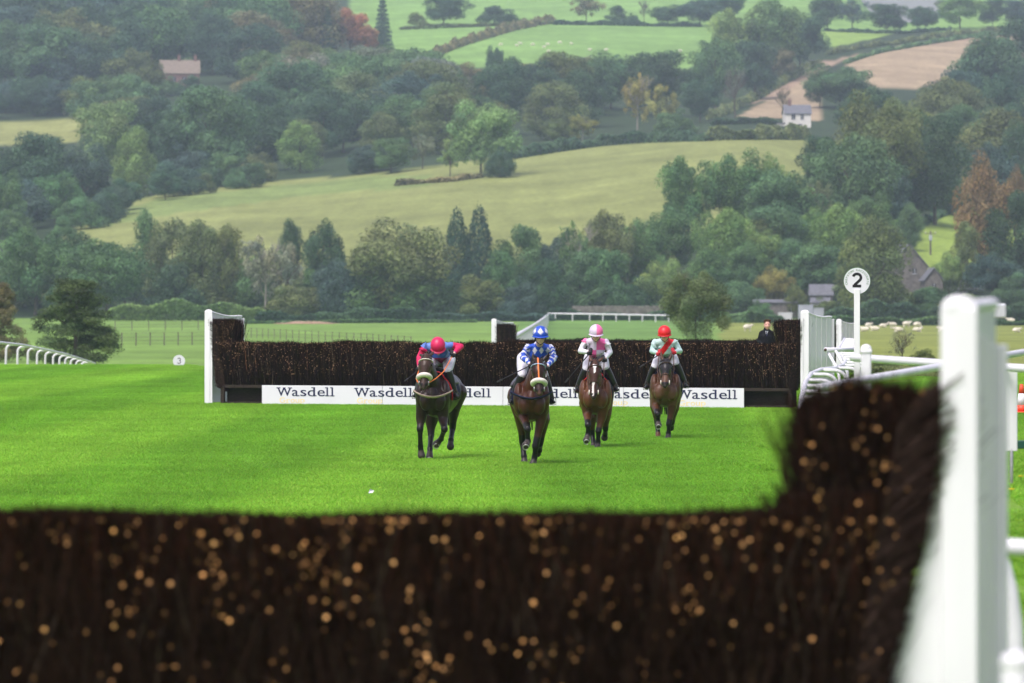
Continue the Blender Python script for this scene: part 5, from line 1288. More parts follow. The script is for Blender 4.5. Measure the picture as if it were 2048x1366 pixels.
    for j in range(46):
        t = g.random(); b0 = nk.lerp(mid, t) + Vector((g.uniform(-.03, .03), .10, .10)) if j > 18 else poll + Vector((g.uniform(-.045, .045), -.02, .05))
        d_ = Vector((g.uniform(-.10, .10), g.uniform(-.06, .1), g.uniform(-.02, .09))) if j > 18 else Vector((g.uniform(-.06, .06), -.05, 0)) + ax * g.uniform(.05, .14)
        mn.tube([b0, b0 + d_ * .6 + Vector((0, 0, .012)), b0 + d_], [.013, .010, .003], 5)
    mn.build('mane', M['mane'], root, True)
    tl = MB(); tb = pts[-1] + Vector((0, .02, .06))
    for j in range(14):
        o_ = Vector((g.uniform(-.05, .05), g.uniform(-.02, .04), 0)); tl.tube([tb + o_ * .3, tb + Vector((0, .12, .02)) + o_, tb + Vector((0, .22, -.25)) + o_ * 1.5, tb + Vector((0, .26, -.62)) + o_ * 2], [.02, .024, .022, .006], 6)
    tl.build('tail', M['mane'], root, True)
    for ho, d, hd in shoes:
        sb = MB(); c_ = ho + hd * .052 + Vector((0, 0, -.012)); up_ = Vector((0, -.45, .9)).normalized(); n_ = 13
        sb.tube([c_ + Vector((math.cos(R(-60 + 300 * j / (n_ - 1) - 90 + 180 - 30)) * .046, 0, 0)) + up_ * (math.sin(R(-60 + 300 * j / (n_ - 1) + 60)) * .046) for j in range(n_)], [(.009, .006)] * n_, 6); sb.build('horseshoe', M['steel'], root, True)
    # tack
    def ring(t, grow, a0=0, a1=360, off=0.0, n=22):
        a, b = pw_lin(HEAD, t); c_ = poll + ax * HL * (t + off); return [c_ + Vector((math.cos(R(a0 + (a1 - a0) * j / n)) * (a + grow), 0, 0)) + bdir * (math.sin(R(a0 + (a1 - a0) * j / n)) * (b + grow)) for j in range(n + 1)]
    br = MB(); 
    br.tube(ring(.60, .004), [(.012, .006)] * 23, 6)
    for sx in (-1, 1):
        line = []
        for t in (.04, .16, .30, .45, .60, .74, .86):
            a, b = pw_lin(HEAD, t); line.append(poll + ax * HL * t + Vector((sx * (a + .004), 0, 0)) - bdir * .015)
        br.tube(line, .010, 6)
    br.build('bridle', M['strap'], root, True)
    bb = MB(); bb.tube(ring(.14, .008, -20, 200), [(.013, .008)] * 23, 6); bb.build('browband', M[S.get('brow', 'strap')], root, True)
    bits = []
    for sx in (-1, 1):
        b_ = poll + ax * HL * .84 + Vector((sx * .074, 0, 0)) - bdir * .005; bits.append(b_); rb = MB()
        rb.tube([b_ + Vector((sx * .004, -.026 * math.sin(R(a)), .034 * math.cos(R(a)))) for a in range(0, 361, 30)], .009, 6); rb.build('bit_ring', M[S.get('bit', 'steel')], root, True)
    S['bits'] = bits
    if S.get('fleece'):
        fb = MB(); fb.tube(ring(S['fleece'], .018, -30, 210, n=18), [(.056, .040)] * 19, 12); fm = remesh(fb, .012, 1)
        link_mesh('sheepskin_noseband', fm, M['fleece'], root, True)
    for nm, mt, tt in S.get('facestraps', []):
        fb = MB(); fb.tube([poll + ax * HL * t + bdir * (pw_lin(HEAD, max(0, t))[1] + .012) for t in tt], [(.013, .006)] * len(tt), 6, (1, 0, 0)); fb.build(nm, M[mt], root, True)
    # saddle cloth, saddle, girth and breast girth
    def band(y0, y1, a0, a1, grow, th, n=18, m=4):
        sb = MB(); vs = []
        for lay in (0, th):
            for i in range(m + 1):
                y = y0 + (y1 - y0) * i / m; ra, rb_, dz = pw_lin([(yy, a, b, d) for yy, a, b, d in trunk_], y)
                for j in range(n + 1):
                    an = R(a0 + (a1 - a0) * j / n); vs.append((fx(y) + math.sin(an) * (ra * k + grow + lay), y, zc + dz + math.cos(an) * (rb_ * k + grow + lay + (.05 if abs(an) < .5 and y < .3 else 0))))
        N_ = (n + 1) * (m + 1); fs = []
        for i in range(m):
            for j in range(n):
                a = i * (n + 1) + j; b = a + n + 1; fs.append((a, a + 1, b + 1, b)); fs.append((N_ + a, N_ + b, N_ + b + 1, N_ + a + 1))
        for j in range(n): a = j; fs.append((a, N_ + a, N_ + a + 1, a + 1)); a = m * (n + 1) + j; fs.append((a, a + 1, N_ + a + 1, N_ + a))
        for i in range(m): a = i * (n + 1); b = a + n + 1; fs.append((a, b, N_ + b, N_ + a)); a += n; b += n; fs.append((a, N_ + a, N_ + b, b))
        return sb.add(vs, fs)
    band(-.06, .52, -100, 100, .012, .012).build('saddle_cloth', M[S.get('cloth', 'navycloth')], root, True)
    band(.08, .46, -62, 62, .030, .03).build('saddle', M['leather'], root, True)
    if S.get('trim'): band(-.085, -.05, -100, 100, .014, .014).build('saddle_cloth_edge', M[S['trim']], root, True)
    if S.get('breast'):
        bg_ = MB(); path = []
        for a in range(-100, 101, 10):
            yy = -.02 - .52 * math.cos(R(a) * .9); ra = pw_lin([(y, aa, b, d) for y, aa, b, d in trunk_], max(-.5, yy))[0]
            path.append(Vector((cx + math.sin(R(a)) * .305 * k, min(.02, -.06 - .535 * max(0, math.cos(R(a)))**.55), zc + S.get('bz', .05) + .09 * abs(math.sin(R(a)))**2)))
        bg_.tube(path, [(.014, .038)] * len(path), 8, (0, -1, 0)); bg_.build('breast_girth', M[S['breast']], root, True)
    return root

# colours: coat albedos
HS = [
 dict(label='dark bay race horse with a white sheepskin noseband and tan breast girth, leftmost runner', px0=865, row0=919, chest=(866, 793), rump=(.25, 0), poll=(852, 716, -.78), muzzle=(847, 775, -1.02), ears=((840, 707, -.66), (868, 702, -.66)), earc=(.05, .026, .018),
      coat=(.021, .0105, .0075), face=(.045, .024, .016), muz=(.04, .026, .024), fleece=.66, brow='bone', breast='tan', bz=.0, trim='redcloth', cloth='navycloth',
      legs=[('f', (842, 838, -.22), (840, 858, -.30), (841, 893, -.12), (843, 911, -.10)), ('f', (886, 838, -.25), (889, 858, -.46), (882, 878, -.20), (873, 888, -.12), 1),
            ('h', (862, 840, .55), (862, 872, .50), (860, 897, .22), (859, 915, .12), 1), ('h', (908, 815, .85), (905, 858, 1.12), (902, 880, .86), (901, 893, .80))]),
 dict(label='bay race horse with an orange face strap under the rider in blue diamonds', px0=1063, row0=929, chest=(1063, 800), rump=(-.07, 0), poll=(1076, 726, -.78), muzzle=(1079, 787, -1.02), ears=((1066, 703, -.74), (1096, 708, -.74)), earc=(.018, .012, .01),
      coat=(.055, .018, .008), face=(.026, .010, .007), muz=(.075, .040, .030), fleece=.66, brow='paleblue', facestraps=[('face_strap', 'orange', (-.08, .06, .2, .35, .5, .6))], breast='navycloth', bz=.03, cloth='navycloth',
      legs=[('f', (1046, 832, -.22), (1055, 858, -.58), (1056, 882, -.50), (1052, 890, -.56), 1), ('f', (1083, 836, -.18), (1071, 892, -.22), (1069, 915, -.16), (1066, 929, -.18)),
            ('h', (1043, 835, .75), (1045, 885, 1.05), (1048, 912, .95), (1049, 926, .92)), ('h', (1086, 840, .8), (1080, 888, 1.1), (1079, 900, 1.28), (1075, 906, 1.34))]),
 dict(label='bright bay race horse with a white blaze and red edged saddle cloth', px0=1190, row0=896, chest=(1190, 790), rump=(.04, 0), poll=(1190, 727, -.72), muzzle=(1187, 795, -1.0), ears=((1179, 709, -.66), (1206, 714, -.66)), earc=(.085, .036, .018),
      coat=(.092, .034, .014), face=(.045, .017, .009), muz=(.030, .02, .018), brow='strap', cloth='navycloth', trim='redcloth', bit='bone',
      mark=lambda Cc, t, x, fr: (Cc.__setitem__(fr & (t > .10) & (t < .38) & (np.abs(x) < .034 * (1 - (t - .1) / .36)), (.75, .73, .70)), Cc.__setitem__(fr & (t > .60) & (t < .98) & (np.abs(x + .012) < .018), (.70, .66, .62))),
      legs=[('f', (1175, 828, -.22), (1176, 850, -.52), (1176, 868, -.45), (1173, 880, -.50), 1), ('f', (1203, 835, -.18), (1197, 862, -.24), (1196, 884, -.16), (1195, 896, -.18)),
            ('h', (1181, 835, .75), (1184, 866, 1.05), (1187, 885, .95), (1187, 894, .92)), ('h', (1210, 830, .8), (1211, 858, 1.1), (1210, 868, 1.3), (1209, 875, 1.36))]),
 dict(label='bay race horse with a dark hood and brown nose, rightmost runner', px0=1330, row0=877, chest=(1330, 777), rump=(.05, 0), poll=(1332, 725, -.72), muzzle=(1330, 772, -.98), ears=((1322, 701, -.66), (1344, 701, -.66)), earc=(.07, .032, .02),
      coat=(.072, .029, .013), face=(.016, .014, .016), muz=(.03, .024, .022), brow='strap', bit='bone', cloth='navycloth', breast=None,
      mark=lambda Cc, t, x, fr: Cc.__setitem__((t > .56) & (t < .90), (.110, .052, .030)),
      legs=[('f', (1311, 812, -.22), (1315, 828, -.56), (1316, 842, -.48), (1317, 850, -.52), 1), ('f', (1344, 815, -.18), (1338, 848, -.22), (1337, 866, -.16), (1336, 877, -.18)),
            ('h', (1312, 815, .75), (1315, 850, 1.05), (1316, 867, .95), (1316, 875, .92)), ('h', (1346, 818, .8), (1344, 845, 1.1), (1343, 852, 1.3), (1342, 855, 1.36))]),
]
for S in HS: make_horse(S)

# ------------------------------------------------------------------ riders
def head_parts(mb, c, Mh, neck_to, segs, skin):
    """head with brow, nose, cheeks, jaw, lips and ears, on a neck"""
    L = lambda x, y, z: c + Mh @ Vector((x, y, z))
    mb.ball(c, (.074, .092, .105), 16, 12, Mh); mb.ball(L(0, -.030, -.055), (.056, .062, .055), 14, 10, Mh); mb.ball(L(0, -.066, -.096), (.026, .022, .018), 10, 8, Mh)
    mb.tube([L(0, -.086, .012), L(0, -.104, -.022), L(0, -.110, -.036)], [.010, .014, .016], 8)
    for sx in (-1, 1):
        mb.ball(L(sx * .016, -.098, -.040), .011, 8, 6); mb.ball(L(sx * .042, -.066, -.030), (.024, .022, .022), 8, 6, Mh)
        mb.ball(L(sx * .076, .012, -.012), (.010, .020, .032), 8, 6, Mh); mb.ball(L(sx * .033, -.082, .022), (.026, .012, .010), 8, 6, Mh)
    mb.tube([L(-.024, -.090, -.066), L(0, -.097, -.066), L(.024, -.090, -.066)], [.007, .010, .007], 8)
    mb.tube([c + Mh @ Vector((0, .02, -.05)), neck_to], [.055, .062], 12)
    segs.append((L(-.02, -.098, -.066), L(.02, -.098, -.066), .010, (.42, .16, .14)))
    for sx in (-1, 1): segs.append((L(sx * .033, -.091, .005), L(sx * .034, -.092, .005), .012, (.10, .07, .06)))
    segs.append((c, L(0, -.03, -.05), .085, skin))
    return L
def glove(root, c, Mg, sgn, mt, name='glove'):
    mb = MB(); L = lambda x, y, z: c + Mg @ Vector((x, y, z))
    mb.ball(c, (.044, .040, .030), 14, 10, Mg); mb.tube([L(0, .03, .01), L(0, .075, .025)], [.034, .036], 12)
    for i, (ln, dx) in enumerate(((.90, -.033), (1.05, -.011), (1.0, .011), (.82, .033))):
        mb.tube([L(dx, -.026, .018), L(dx * 1.04, -.054 * ln, .012), L(dx * 1.02, -.060 * ln, -.014), L(dx * .95, -.036, -.032 * ln), L(dx * .9, -.012, -.030)], [.0105, .0108, .0104, .0100, .0085], 8)
    mb.tube([L(sgn * .036, .010, .012), L(sgn * .044, -.022, .026), L(sgn * .026, -.054, .030), L(sgn * .006, -.060, .024)], [.013, .0125, .0115, .009], 8)
    return mb.build(name, M[mt], root, True)

def make_jockey(J, S):
    q = S['q']; root = empty('person', (S['x0'], S['Y0'], S['z0'])); tag(root, J['label'], 'jockey', None)
    hd = q(*J['head']); Mh = Matrix.Rotation(J.get('roll', 0), 3, 'Y') @ Matrix.Rotation(J.get('yaw', 0), 3, 'Z') @ Matrix.Rotation(J.get('pitch', .3), 3, 'X')
    pel = q(*J['pelvis']); che = q(*J['chest']); sh = [q(*p) for p in J['shoulders']]; el = [q(*p) for p in J['elbows']]; ha = [q(*p) for p in J['hands']]
    kn = [q(*p) for p in J['knees']]; an = [q(*p) for p in J['ankles']]; nb = (sh[0] + sh[1]) * .5 + Vector((0, -.02, .03))
    skin = (.70, .42, .33); skA = []
    def figure(mb, k, parts):
        if 't' in parts:
            mb.tube([pel, pel.lerp(che, .45) + Vector((0, .02, .03)), che, nb], [(.150 * k, .125 * k), (.140 * k, .120 * k), (.165 * k, .130 * k), (.095 * k, .080 * k)], 16, (1, 0, 0))
            mb.tube([sh[0] + Vector((.02, 0, -.02)), nb + Vector((0, .02, -.03)), sh[1] + Vector((-.02, 0, -.02))], [.060 * k, .085 * k, .060 * k], 14)
        if 'a' in parts:
            for i in (0, 1):
                w_ = ha[i] + (el[i] - ha[i]).normalized() * .07
                mb.tube([sh[i], sh[i].lerp(el[i], .5), el[i]], [.054 * k, .054 * k, .048 * k], 12); mb.tube([el[i], el[i].lerp(w_, .5), w_], [.052 * k, .048 * k, .036 * k], 12)
        if 'h' in parts:
            mb.ball(pel, (.165 * k, .15 * k, .14 * k))
            for i, sx in ((0, -1), (1, 1)):
                hip = pel + Vector((sx * .10, 0, -.02)); mb.tube([hip, hip.lerp(kn[i], .5), kn[i]], [.115 * k, .100 * k, .070 * k], 14)
        if 'l' in parts:
            for i in (0, 1): mb.tube([kn[i], an[i]], [.064 * k, .045 * k], 12)
    # one continuous body under the clothes
    mb = MB(); figure(mb, .86, 'tahl'); L = head_parts(mb, hd, Mh, nb, skA, skin)
    for i in (0, 1):
        mb.tube([el[i].lerp(ha[i], .7), ha[i]], [.033, .028], 10); mb.ball(ha[i], (.034, .030, .024)); mb.tube([an[i], an[i] + Vector((0, -.05, -.05)), an[i] + Vector((0, -.12, -.05))], [.026, .022, .016], 10)
    me = remesh(mb, .0095, 2); P = co(me).astype(float); skA.append((pel, che, .05, skin)); set_col(me, nearest_cols(P, skA)); link_mesh('body', me, M['skin'], root, True)
    # silks
    mb = MB(); figure(mb, 1.0, 'ta'); g = random.Random(S['px0'] + 1)
    for _ in range(16):                                           # loose folds
        a, b = g.choice([(sh[0], el[0]), (sh[1], el[1]), (pel, che), (sh[0], che), (sh[1], che)]); p = a.lerp(b, g.random()); d = Vector((g.uniform(-1, 1), g.uniform(-.4, .4), g.uniform(-1, 1))).normalized() * .07
        mb.tube([p - d + Vector((0, -.052, 0)), p + Vector((0, -.066, 0)), p + d + Vector((0, -.052, 0))], [.012, .020, .012], 6)
    mb.tube([nb + Vector((0, -.01, -.01)), nb + (hd - nb) * .16], [.074, .066], 14)
    me = remesh(mb, .0115, 2); P = co(me).astype(float); T_ = np.zeros((len(P), 3)); arm = np.zeros(len(P), int); u = np.zeros(len(P)); best = np.full(len(P), 9.0)
    for a, b, r, code, o_ in [(pel, che, .16, 0, 0), (che, nb, .15, 0, 0)] + [(sh[i], el[i], .045, i + 1, 0) for i in (0, 1)] + [(el[i], ha[i], .04, i + 1, 1) for i in (0, 1)]:
        A = np.array(a); D = np.array(b) - A; t = np.clip(((P - A) @ D) / (D @ D), 0, 1); ds = np.linalg.norm(P - A - t[:, None] * D, axis=1) - r; m = ds < best; best[m] = ds[m]; arm[m] = code; u[m] = o_ + t[m]
    rel = P - np.array(che); set_col(me, J['silk'](P, rel, arm, u, np.array(nb)))
    link_mesh('jacket', me, M['cloth'], root, True)
    mb = MB(); figure(mb, .97, 'h'); 
    for i in (0, 1):
        for _ in range(4): p = pel.lerp(kn[i], g.uniform(.4, 1)); mb.tube([p + Vector((-.05, -.06, g.uniform(-.03, .03))), p + Vector((0, -.085, 0)), p + Vector((.05, -.06, g.uniform(-.03, .03)))], [.01, .016, .01], 6)
    link_mesh('breeches', remesh(mb, .0125, 2), M['breeches'], root, True)
    for i, sx in ((0, -1), (1, 1)):
        mb = MB(); toe = an[i] + Vector((sx * .035, -.175, -.055)); heel = an[i] + Vector((0, .045, -.06))
        mb.tube([kn[i] + (an[i] - kn[i]) * .06, kn[i].lerp(an[i], .35), an[i]], [.070, .068, .048], 14); mb.tube([heel, an[i] + Vector((0, -.04, -.045)), toe], [.040, .043, .030], 12)
        b_ = link_mesh('boot', remesh(mb, .0105, 2), M['leather'], root, True)
        st = MB(); c_ = an[i] + Vector((sx * .015, -.09, -.095)); st.tube([c_ + Vector((-.055, 0, 0)), c_ + Vector((-.052, 0, .09)), c_ + Vector((0, .01, .15)), c_ + Vector((.052, 0, .09)), c_ + Vector((.055, 0, 0)), c_ + Vector((-.055, 0, 0))], .005, 6); st.build('stirrup', M['strap'], b_, True)
        glove(root, ha[i], Matrix.Rotation(sx * .25, 3, 'Z') @ Matrix.Rotation(J.get('hpitch', .35), 3, 'X'), -sx, J.get('glove', 'glove'))
    # helmet with its silk, peak, harness and goggles
    mb = MB(); mb.ball((0, 0, 0), (.122, .142, .125), 40, 26); V_ = np.array(mb.v); low = V_[:, 2] < -.028; V_[low, 2] = -.028 - (np.abs(V_[low, 2]) - .028) * .05; mb.v = [tuple(v) for v in V_]
    C1 = J['cap'](V_); hc = hd + Mh @ Vector((0, .006, .045)); mb.v = [tuple(hc + Mh @ Vector(v)) for v in V_]; me = mb.mesh('helmet'); set_col(me, C1); he = link_mesh('helmet', me, M['helmet'], root, True)
    pk = MB(); n = 13; vs = []
    for o_, z_ in ((0, 0), (.045, -.016), (.045, -.022), (0, -.008)):
        for j in range(n):
            a = R(200 + 140 * j / (n - 1)); vs.append(hc + Mh @ Vector((math.cos(a) * (.116 + o_ * .55), math.sin(a) * (.136 + o_), -.020 + z_)))
    fs = [(l * n + j, l * n + j + 1, ((l + 1) % 4) * n + j + 1, ((l + 1) % 4) * n + j) for l in range(4) for j in range(n - 1)]; pk.add(vs, fs)
    pme = pk.mesh('peak'); set_col(pme, np.tile(np.array(J['peak']), (len(pme.vertices), 1))); link_mesh('peak', pme, M['helmet'], he, True)
    hb = MB()
    for sx in (-1, 1): hb.tube([L(sx * .086, .01, .04), L(sx * .084, 0, -.03), L(sx * .060, -.03, -.085), L(0, -.055, -.122)], [(.008, .018), (.008, .013), (.007, .009), (.007, .009)], 8)
    hb.build('chin_harness', M['black'], he, True)
    if J.get('goggles', True):
        gb = MB(); n = 12; path = [L(math.sin(R(-68 + 136 * j / n)) * .088, -math.cos(R(-68 + 136 * j / n)) * .104 + .004, .010) for j in range(n + 1)]
        gb.tube(path, [(.012, .026)] * (n + 1), 10, Mh @ Vector((0, -1, 0))); gb.build('goggles', M['goggle'], root, True)
    if J.get('cap_goggles'):
        gb = MB(); path = [hc + Mh @ Vector((math.sin(R(-60 + 12 * j)) * .128, -math.cos(R(-60 + 12 * j)) * .148, .012)) for j in range(11)]; gb.tube(path, [(.008, .014)] * 11, 8, Mh @ Vector((0, -1, 0))); gb.build('strap_band', M['black'], he, True)
    # reins join the horse's bit to the hands
    hr = [o for o in bpy.data.objects if o.get('label') == S['label']][0]; rb = MB()
    for i in (0, 1):
        a, b = S['bits'][i], ha[i]; m_ = a.lerp(b, .5) + Vector(((-1, 1)[i] * .05, .02, -.05)); rb.tube([a, a.lerp(m_, .5) + Vector((0, .0, -.02)), m_, m_.lerp(b, .55) + Vector((0, 0, -.015)), b + Vector((0, -.03, -.02))], [.009] * 5, 6)
    rb.build('reins', M[J.get('rein', 'strap')], hr, True)
    if 'whip' in J:
        a = q(*J['whip'][0]); b = q(*J['whip'][1]); wb = empty('whip', (S['x0'], S['Y0'], S['z0'])); tag(wb, J['whiplabel'], 'whip')
        mb = MB(); mb.tube([a, a.lerp(b, .25)], [.013, .011], 8); mb.build('grip', M['leather'], wb, True); mb = MB(); mb.tube([a.lerp(b, .25), a.lerp(b, .6), b], [.009, .008, .006], 8); mb.build('shaft', M['black'], wb, True)
        d = (b - a).normalized(); mb = MB(); mb.tube([b, b + d * .09], [(.014, .006), (.012, .005)], 8); mb.build('flap', M['leather'], wb, True)
    return root
MAG = (.56, .010, .085); BLU = (.020, .075, .46); WHT = (.66, .66, .72); PNK = (.78, .16, .36); LIL = (.58, .51, .64); MINT = (.44, .60, .58); RED = (.66, .014, .020)
def silk1(P, rel, arm, u, nb):
    C_ = np.tile(np.array([.045, .10, .40]), (len(P), 1)); C_[arm > 0] = MAG; C_[(arm == 0) & (rel[:, 2] < -.10)] = (.40, .02, .12); C_[(arm == 0) & (np.abs(rel[:, 0]) > .12) & (rel[:, 2] > .03)] = (.12, .22, .55); C_[(arm > 0) & (u < .18)] = (.10, .18, .50)
    C_[(arm > 0) & (u > 1.78)] = (.10, .03, .25); return C_
def silk2(P, rel, arm, u, nb):
    C_ = np.tile(np.array(BLU), (len(P), 1)); a = (rel[:, 0] / .105) % 1; b = (rel[:, 2] / .155 + .3) % 1
    C_[(arm == 0) & (np.abs(a - .5) + np.abs(b - .5) < .36)] = WHT
    v = (u * 3.2 + np.abs(((P[:, 0] + P[:, 1]) * 9) % 1 - .5) * .9) % 1; C_[(arm > 0) & (v < .40)] = WHT; return C_
def silk3(P, rel, arm, u, nb):
    C_ = np.tile(np.array(WHT), (len(P), 1)); t = arm == 0; top = rel[:, 2] > -.02; lf = rel[:, 0] < .01
    C_[t & top & lf] = LIL; C_[t & top & ~lf] = (.68, .10, .33); C_[t & ~top & lf] = (.68, .10, .33); C_[t & ~top & ~lf] = LIL; C_[(arm == 1) & (u < .22)] = PNK; C_[(arm == 2) & (u < .1)] = LIL; return C_
def silk4(P, rel, arm, u, nb):
    C_ = np.tile(np.array(MINT), (len(P), 1)); d = rel[:, 0] * .80 - rel[:, 2] * .60 + .015; C_[(arm == 0) & (np.abs(d) < .050)] = RED; C_[(rel[:, 2] > .12) & (np.abs(P[:, 0] - nb[0]) < .09) & (arm == 0) & (P[:, 0] > nb[0] - .02)] = RED; C_[(arm > 0) & (u > 1.82)] = (.50, .02, .10); return C_
flat = lambda c: (lambda V_: np.tile(np.array(c), (len(V_), 1)))
def cap2(V_):
    an = np.arctan2(V_[:, 0], -V_[:, 1]); el_ = V_[:, 2] / .125; C_ = np.tile(np.array(BLU), (len(V_), 1)); a = (an / (math.pi / 3.2) + .5) % 1
    C_[np.abs(a - .5) / .40 + np.abs(el_ - .42) / .42 < 1] = WHT; return C_
def cap3(V_): C_ = np.tile(np.array(LIL), (len(V_), 1)); C_[V_[:, 0] > .004] = PNK; return C_
JS = [
 dict(label='jockey in magenta cap and sleeves with a blue body, leaning over the leftmost horse', head=(876, 694, -.36), pitch=.75, roll=-.06, pelvis=(886, 716, .40), chest=(876, 704, -.06), shoulders=((850, 692, -.10), (901, 690, -.10)), elbows=((839, 714, -.10), (922, 693, -.06)), hands=((838, 737, -.34), (905, 709, -.30)),
      knees=((846, 748, -.02), (896, 741, -.04)), ankles=((833, 785, .12), (910, 786, .06)), silk=silk1, cap=flat(MAG), peak=(.40, .01, .06), goggles=True, cap_goggles=False, rein='orange', whip=((836, 741, -.36), (816, 757, -.55)), whiplabel='short whip held low beside the leftmost horse\'s head'),
 dict(label='jockey in blue silks with white diamonds and blue diamond cap, second from the left', head=(1081, 673, -.32), pitch=.16, pelvis=(1060, 714, .40), chest=(1076, 705, 0), shoulders=((1056, 694, -.04), (1101, 695, -.04)), elbows=((1045, 714, -.08), (1108, 716, -.08)), hands=((1063, 730, -.42), (1092, 735, -.42)),
      knees=((1044, 750, -.04), (1089, 752, -.02)), ankles=((1025, 797, .12), (1103, 797, .06)), silk=silk2, cap=cap2, peak=BLU, whip=((1062, 730, -.45), (1004, 759, -.60)), whiplabel='long thin whip slanting left from the blue capped rider\'s hand'),
 dict(label='jockey in pink and white quartered silks with a pink and white halved cap', head=(1192, 668, -.32), pitch=.30, roll=.03, pelvis=(1192, 712, .40), chest=(1192, 698, 0), shoulders=((1171, 682, -.04), (1212, 683, -.04)), elbows=((1161, 702, -.06), (1220, 704, -.04)), hands=((1180, 705, -.40), (1208, 719, -.40)),
      knees=((1172, 738, -.04), (1212, 736, -.04)), ankles=((1155, 775, .08), (1231, 773, .08)), silk=silk3, cap=cap3, peak=LIL, whip=((1178, 708, -.42), (1137, 757, -.40)), whiplabel='dark whip slanting down left from the pink and white rider\'s hand'),
 dict(label='jockey in pale mint silks with a red sash and red cap on the rightmost horse', head=(1329, 669, -.30), pitch=.28, roll=-.03, pelvis=(1332, 712, .40), chest=(1330, 698, 0), shoulders=((1310, 683, -.04), (1350, 684, -.04)), elbows=((1304, 702, -.06), (1360, 702, -.04)), hands=((1318, 707, -.38), (1347, 704, -.38)),
      knees=((1309, 733, -.02), (1352, 727, -.04)), ankles=((1294, 769, .10), (1370, 766, .06)), silk=silk4, cap=flat(RED), peak=(.45, .01, .015), glove='redglove', whip=((1317, 710, -.40), (1288, 729, -.45)), whiplabel='short black whip held by the red capped rider'),
]
for J, S in zip(JS, HS): make_jockey(J, S)

# ------------------------------------------------------------------ man standing behind the middle fence
def standing_man():
    Y0 = 134.0; px0 = 1531; x0 = kx(px0, Y0); z0 = zgf(x0, Y0); root = empty('person', (x0, Y0, z0)); tag(root, 'man in a dark coat standing behind the middle fence', 'person')
    q = lambda px, row, y=0.0: Vector(((px - px0) * Y0 / F, y, CAM_H - (row - ROW_H) * Y0 / F - z0)); H_ = q(1534, 639).z
    hd = q(1534.5, 649.5, -.02); Mh = Matrix.Identity(3); skA = []; skin = (.66, .36, .28); nb = q(1533, 661.5)
    sh = [q(1524, 667), q(1542, 667)]; el = [q(1518.5, 682, .02), q(1546.5, 684, .05)]; ha = [q(1523, 692, -.12), q(1545, 696, -.08)]; hip = q(1533, 694); 
    def fig(mb, k, p):
        if 't' in p: mb.tube([hip, q(1533, 682), q(1533, 672), nb], [(.165 * k, .12 * k), (.165 * k, .125 * k), (.19 * k, .13 * k), (.08 * k, .07 * k)], 14, (1, 0, 0)); mb.tube([sh[0], nb - Vector((0, 0, .03)), sh[1]], [.075 * k, .08 * k, .075 * k], 12)
        if 'a' in p:
            for i in (0, 1): mb.tube([sh[i], el[i]], [.072 * k, .058 * k], 12); mb.tube([el[i], ha[i]], [.058 * k, .042 * k], 12)
        if 'l' in p:
            for sx in (-1, 1): mb.tube([hip + Vector((sx * .09, 0, 0)), Vector((hip.x + sx * .10, -.02, H_ * .27)), Vector((hip.x + sx * .11, 0, .08))], [.10 * k, .068 * k, .048 * k], 12)
    mb = MB(); fig(mb, .86, 'tal'); head_parts(mb, hd, Mh, nb, skA, skin)
    for i in (0, 1):
        mb.ball(ha[i] + Vector((0, -.04, -.02)), (.035, .05, .028))
        for j in range(4): b_ = ha[i] + Vector(((j - 1.5) * .018, -.075, -.02)); mb.tube([b_, b_ + Vector((0, -.035, -.012)), b_ + Vector((0, -.05, -.035))], [.010, .009, .008], 6)
        mb.tube([ha[i] + Vector(((.03, -.03)[i], -.03, 0)), ha[i] + Vector(((.04, -.04)[i], -.07, .0))], [.012, .009], 6)
    for sx in (-1, 1): mb.tube([Vector((hip.x + sx * .11, .03, .05)), Vector((hip.x + sx * .13, -.14, .04))], [.045, .038], 10)
    me = remesh(mb, .011, 2); skA += [(hip, nb, .05, skin)]; set_col(me, nearest_cols(co(me).astype(float), skA)); link_mesh('body', me, M['skin'], root, True)
    mb = MB(); fig(mb, 1.0, 'ta'); mb.tube([hip, hip - Vector((0, 0, .30))], [(.175, .13), (.185, .14)], 14, (1, 0, 0)); mb.tube([nb - Vector((0, 0, .02)), nb + Vector((0, 0, .03))], [.078, .075], 12); link_mesh('coat', remesh(mb, .013, 2), M['coat_black'], root, True)
    mb = MB(); fig(mb, .98, 'l'); link_mesh('trousers', remesh(mb, .014, 2), M['navycloth'], root, True)
    for sx in (-1, 1): mb = MB(); mb.tube([Vector((hip.x + sx * .11, .05, .05)), Vector((hip.x + sx * .13, -.16, .045))], [.055, .046], 12); mb.build('shoe', M['leather'], root, True)
    mb = MB(); mb.prism([(-.035, 0), (0, -.13), (.035, 0)], -.155, -.13, Matrix.Translation(nb + Vector((0, .03, -.005)))); mb.build('shirt', M['whitesheet'], root)
    mb = MB(); mb.prism([(-.010, 0), (-.014, -.10), (0, -.12), (.014, -.10), (.010, 0)], -.165, -.158, Matrix.Translation(nb + Vector((0, .03, -.01)))); mb.build('tie', M['navy'], root)
    mb = MB(); g = random.Random(3)
    mb.ball(hd + Vector((0, .020, .045)), (.082, .092, .078), 16, 10)
    for _ in range(40): a = g.uniform(.1, 3.0); p = hd + Vector((math.cos(a) * .07, g.uniform(-.075, .06), .06 + math.sin(a) * .05)); mb.tube([p, p + Vector((g.uniform(-.03, .03), -.02, .012))], [.014, .006], 5)
    mb.build('hair', M['hair'], root, True)
standing_man()

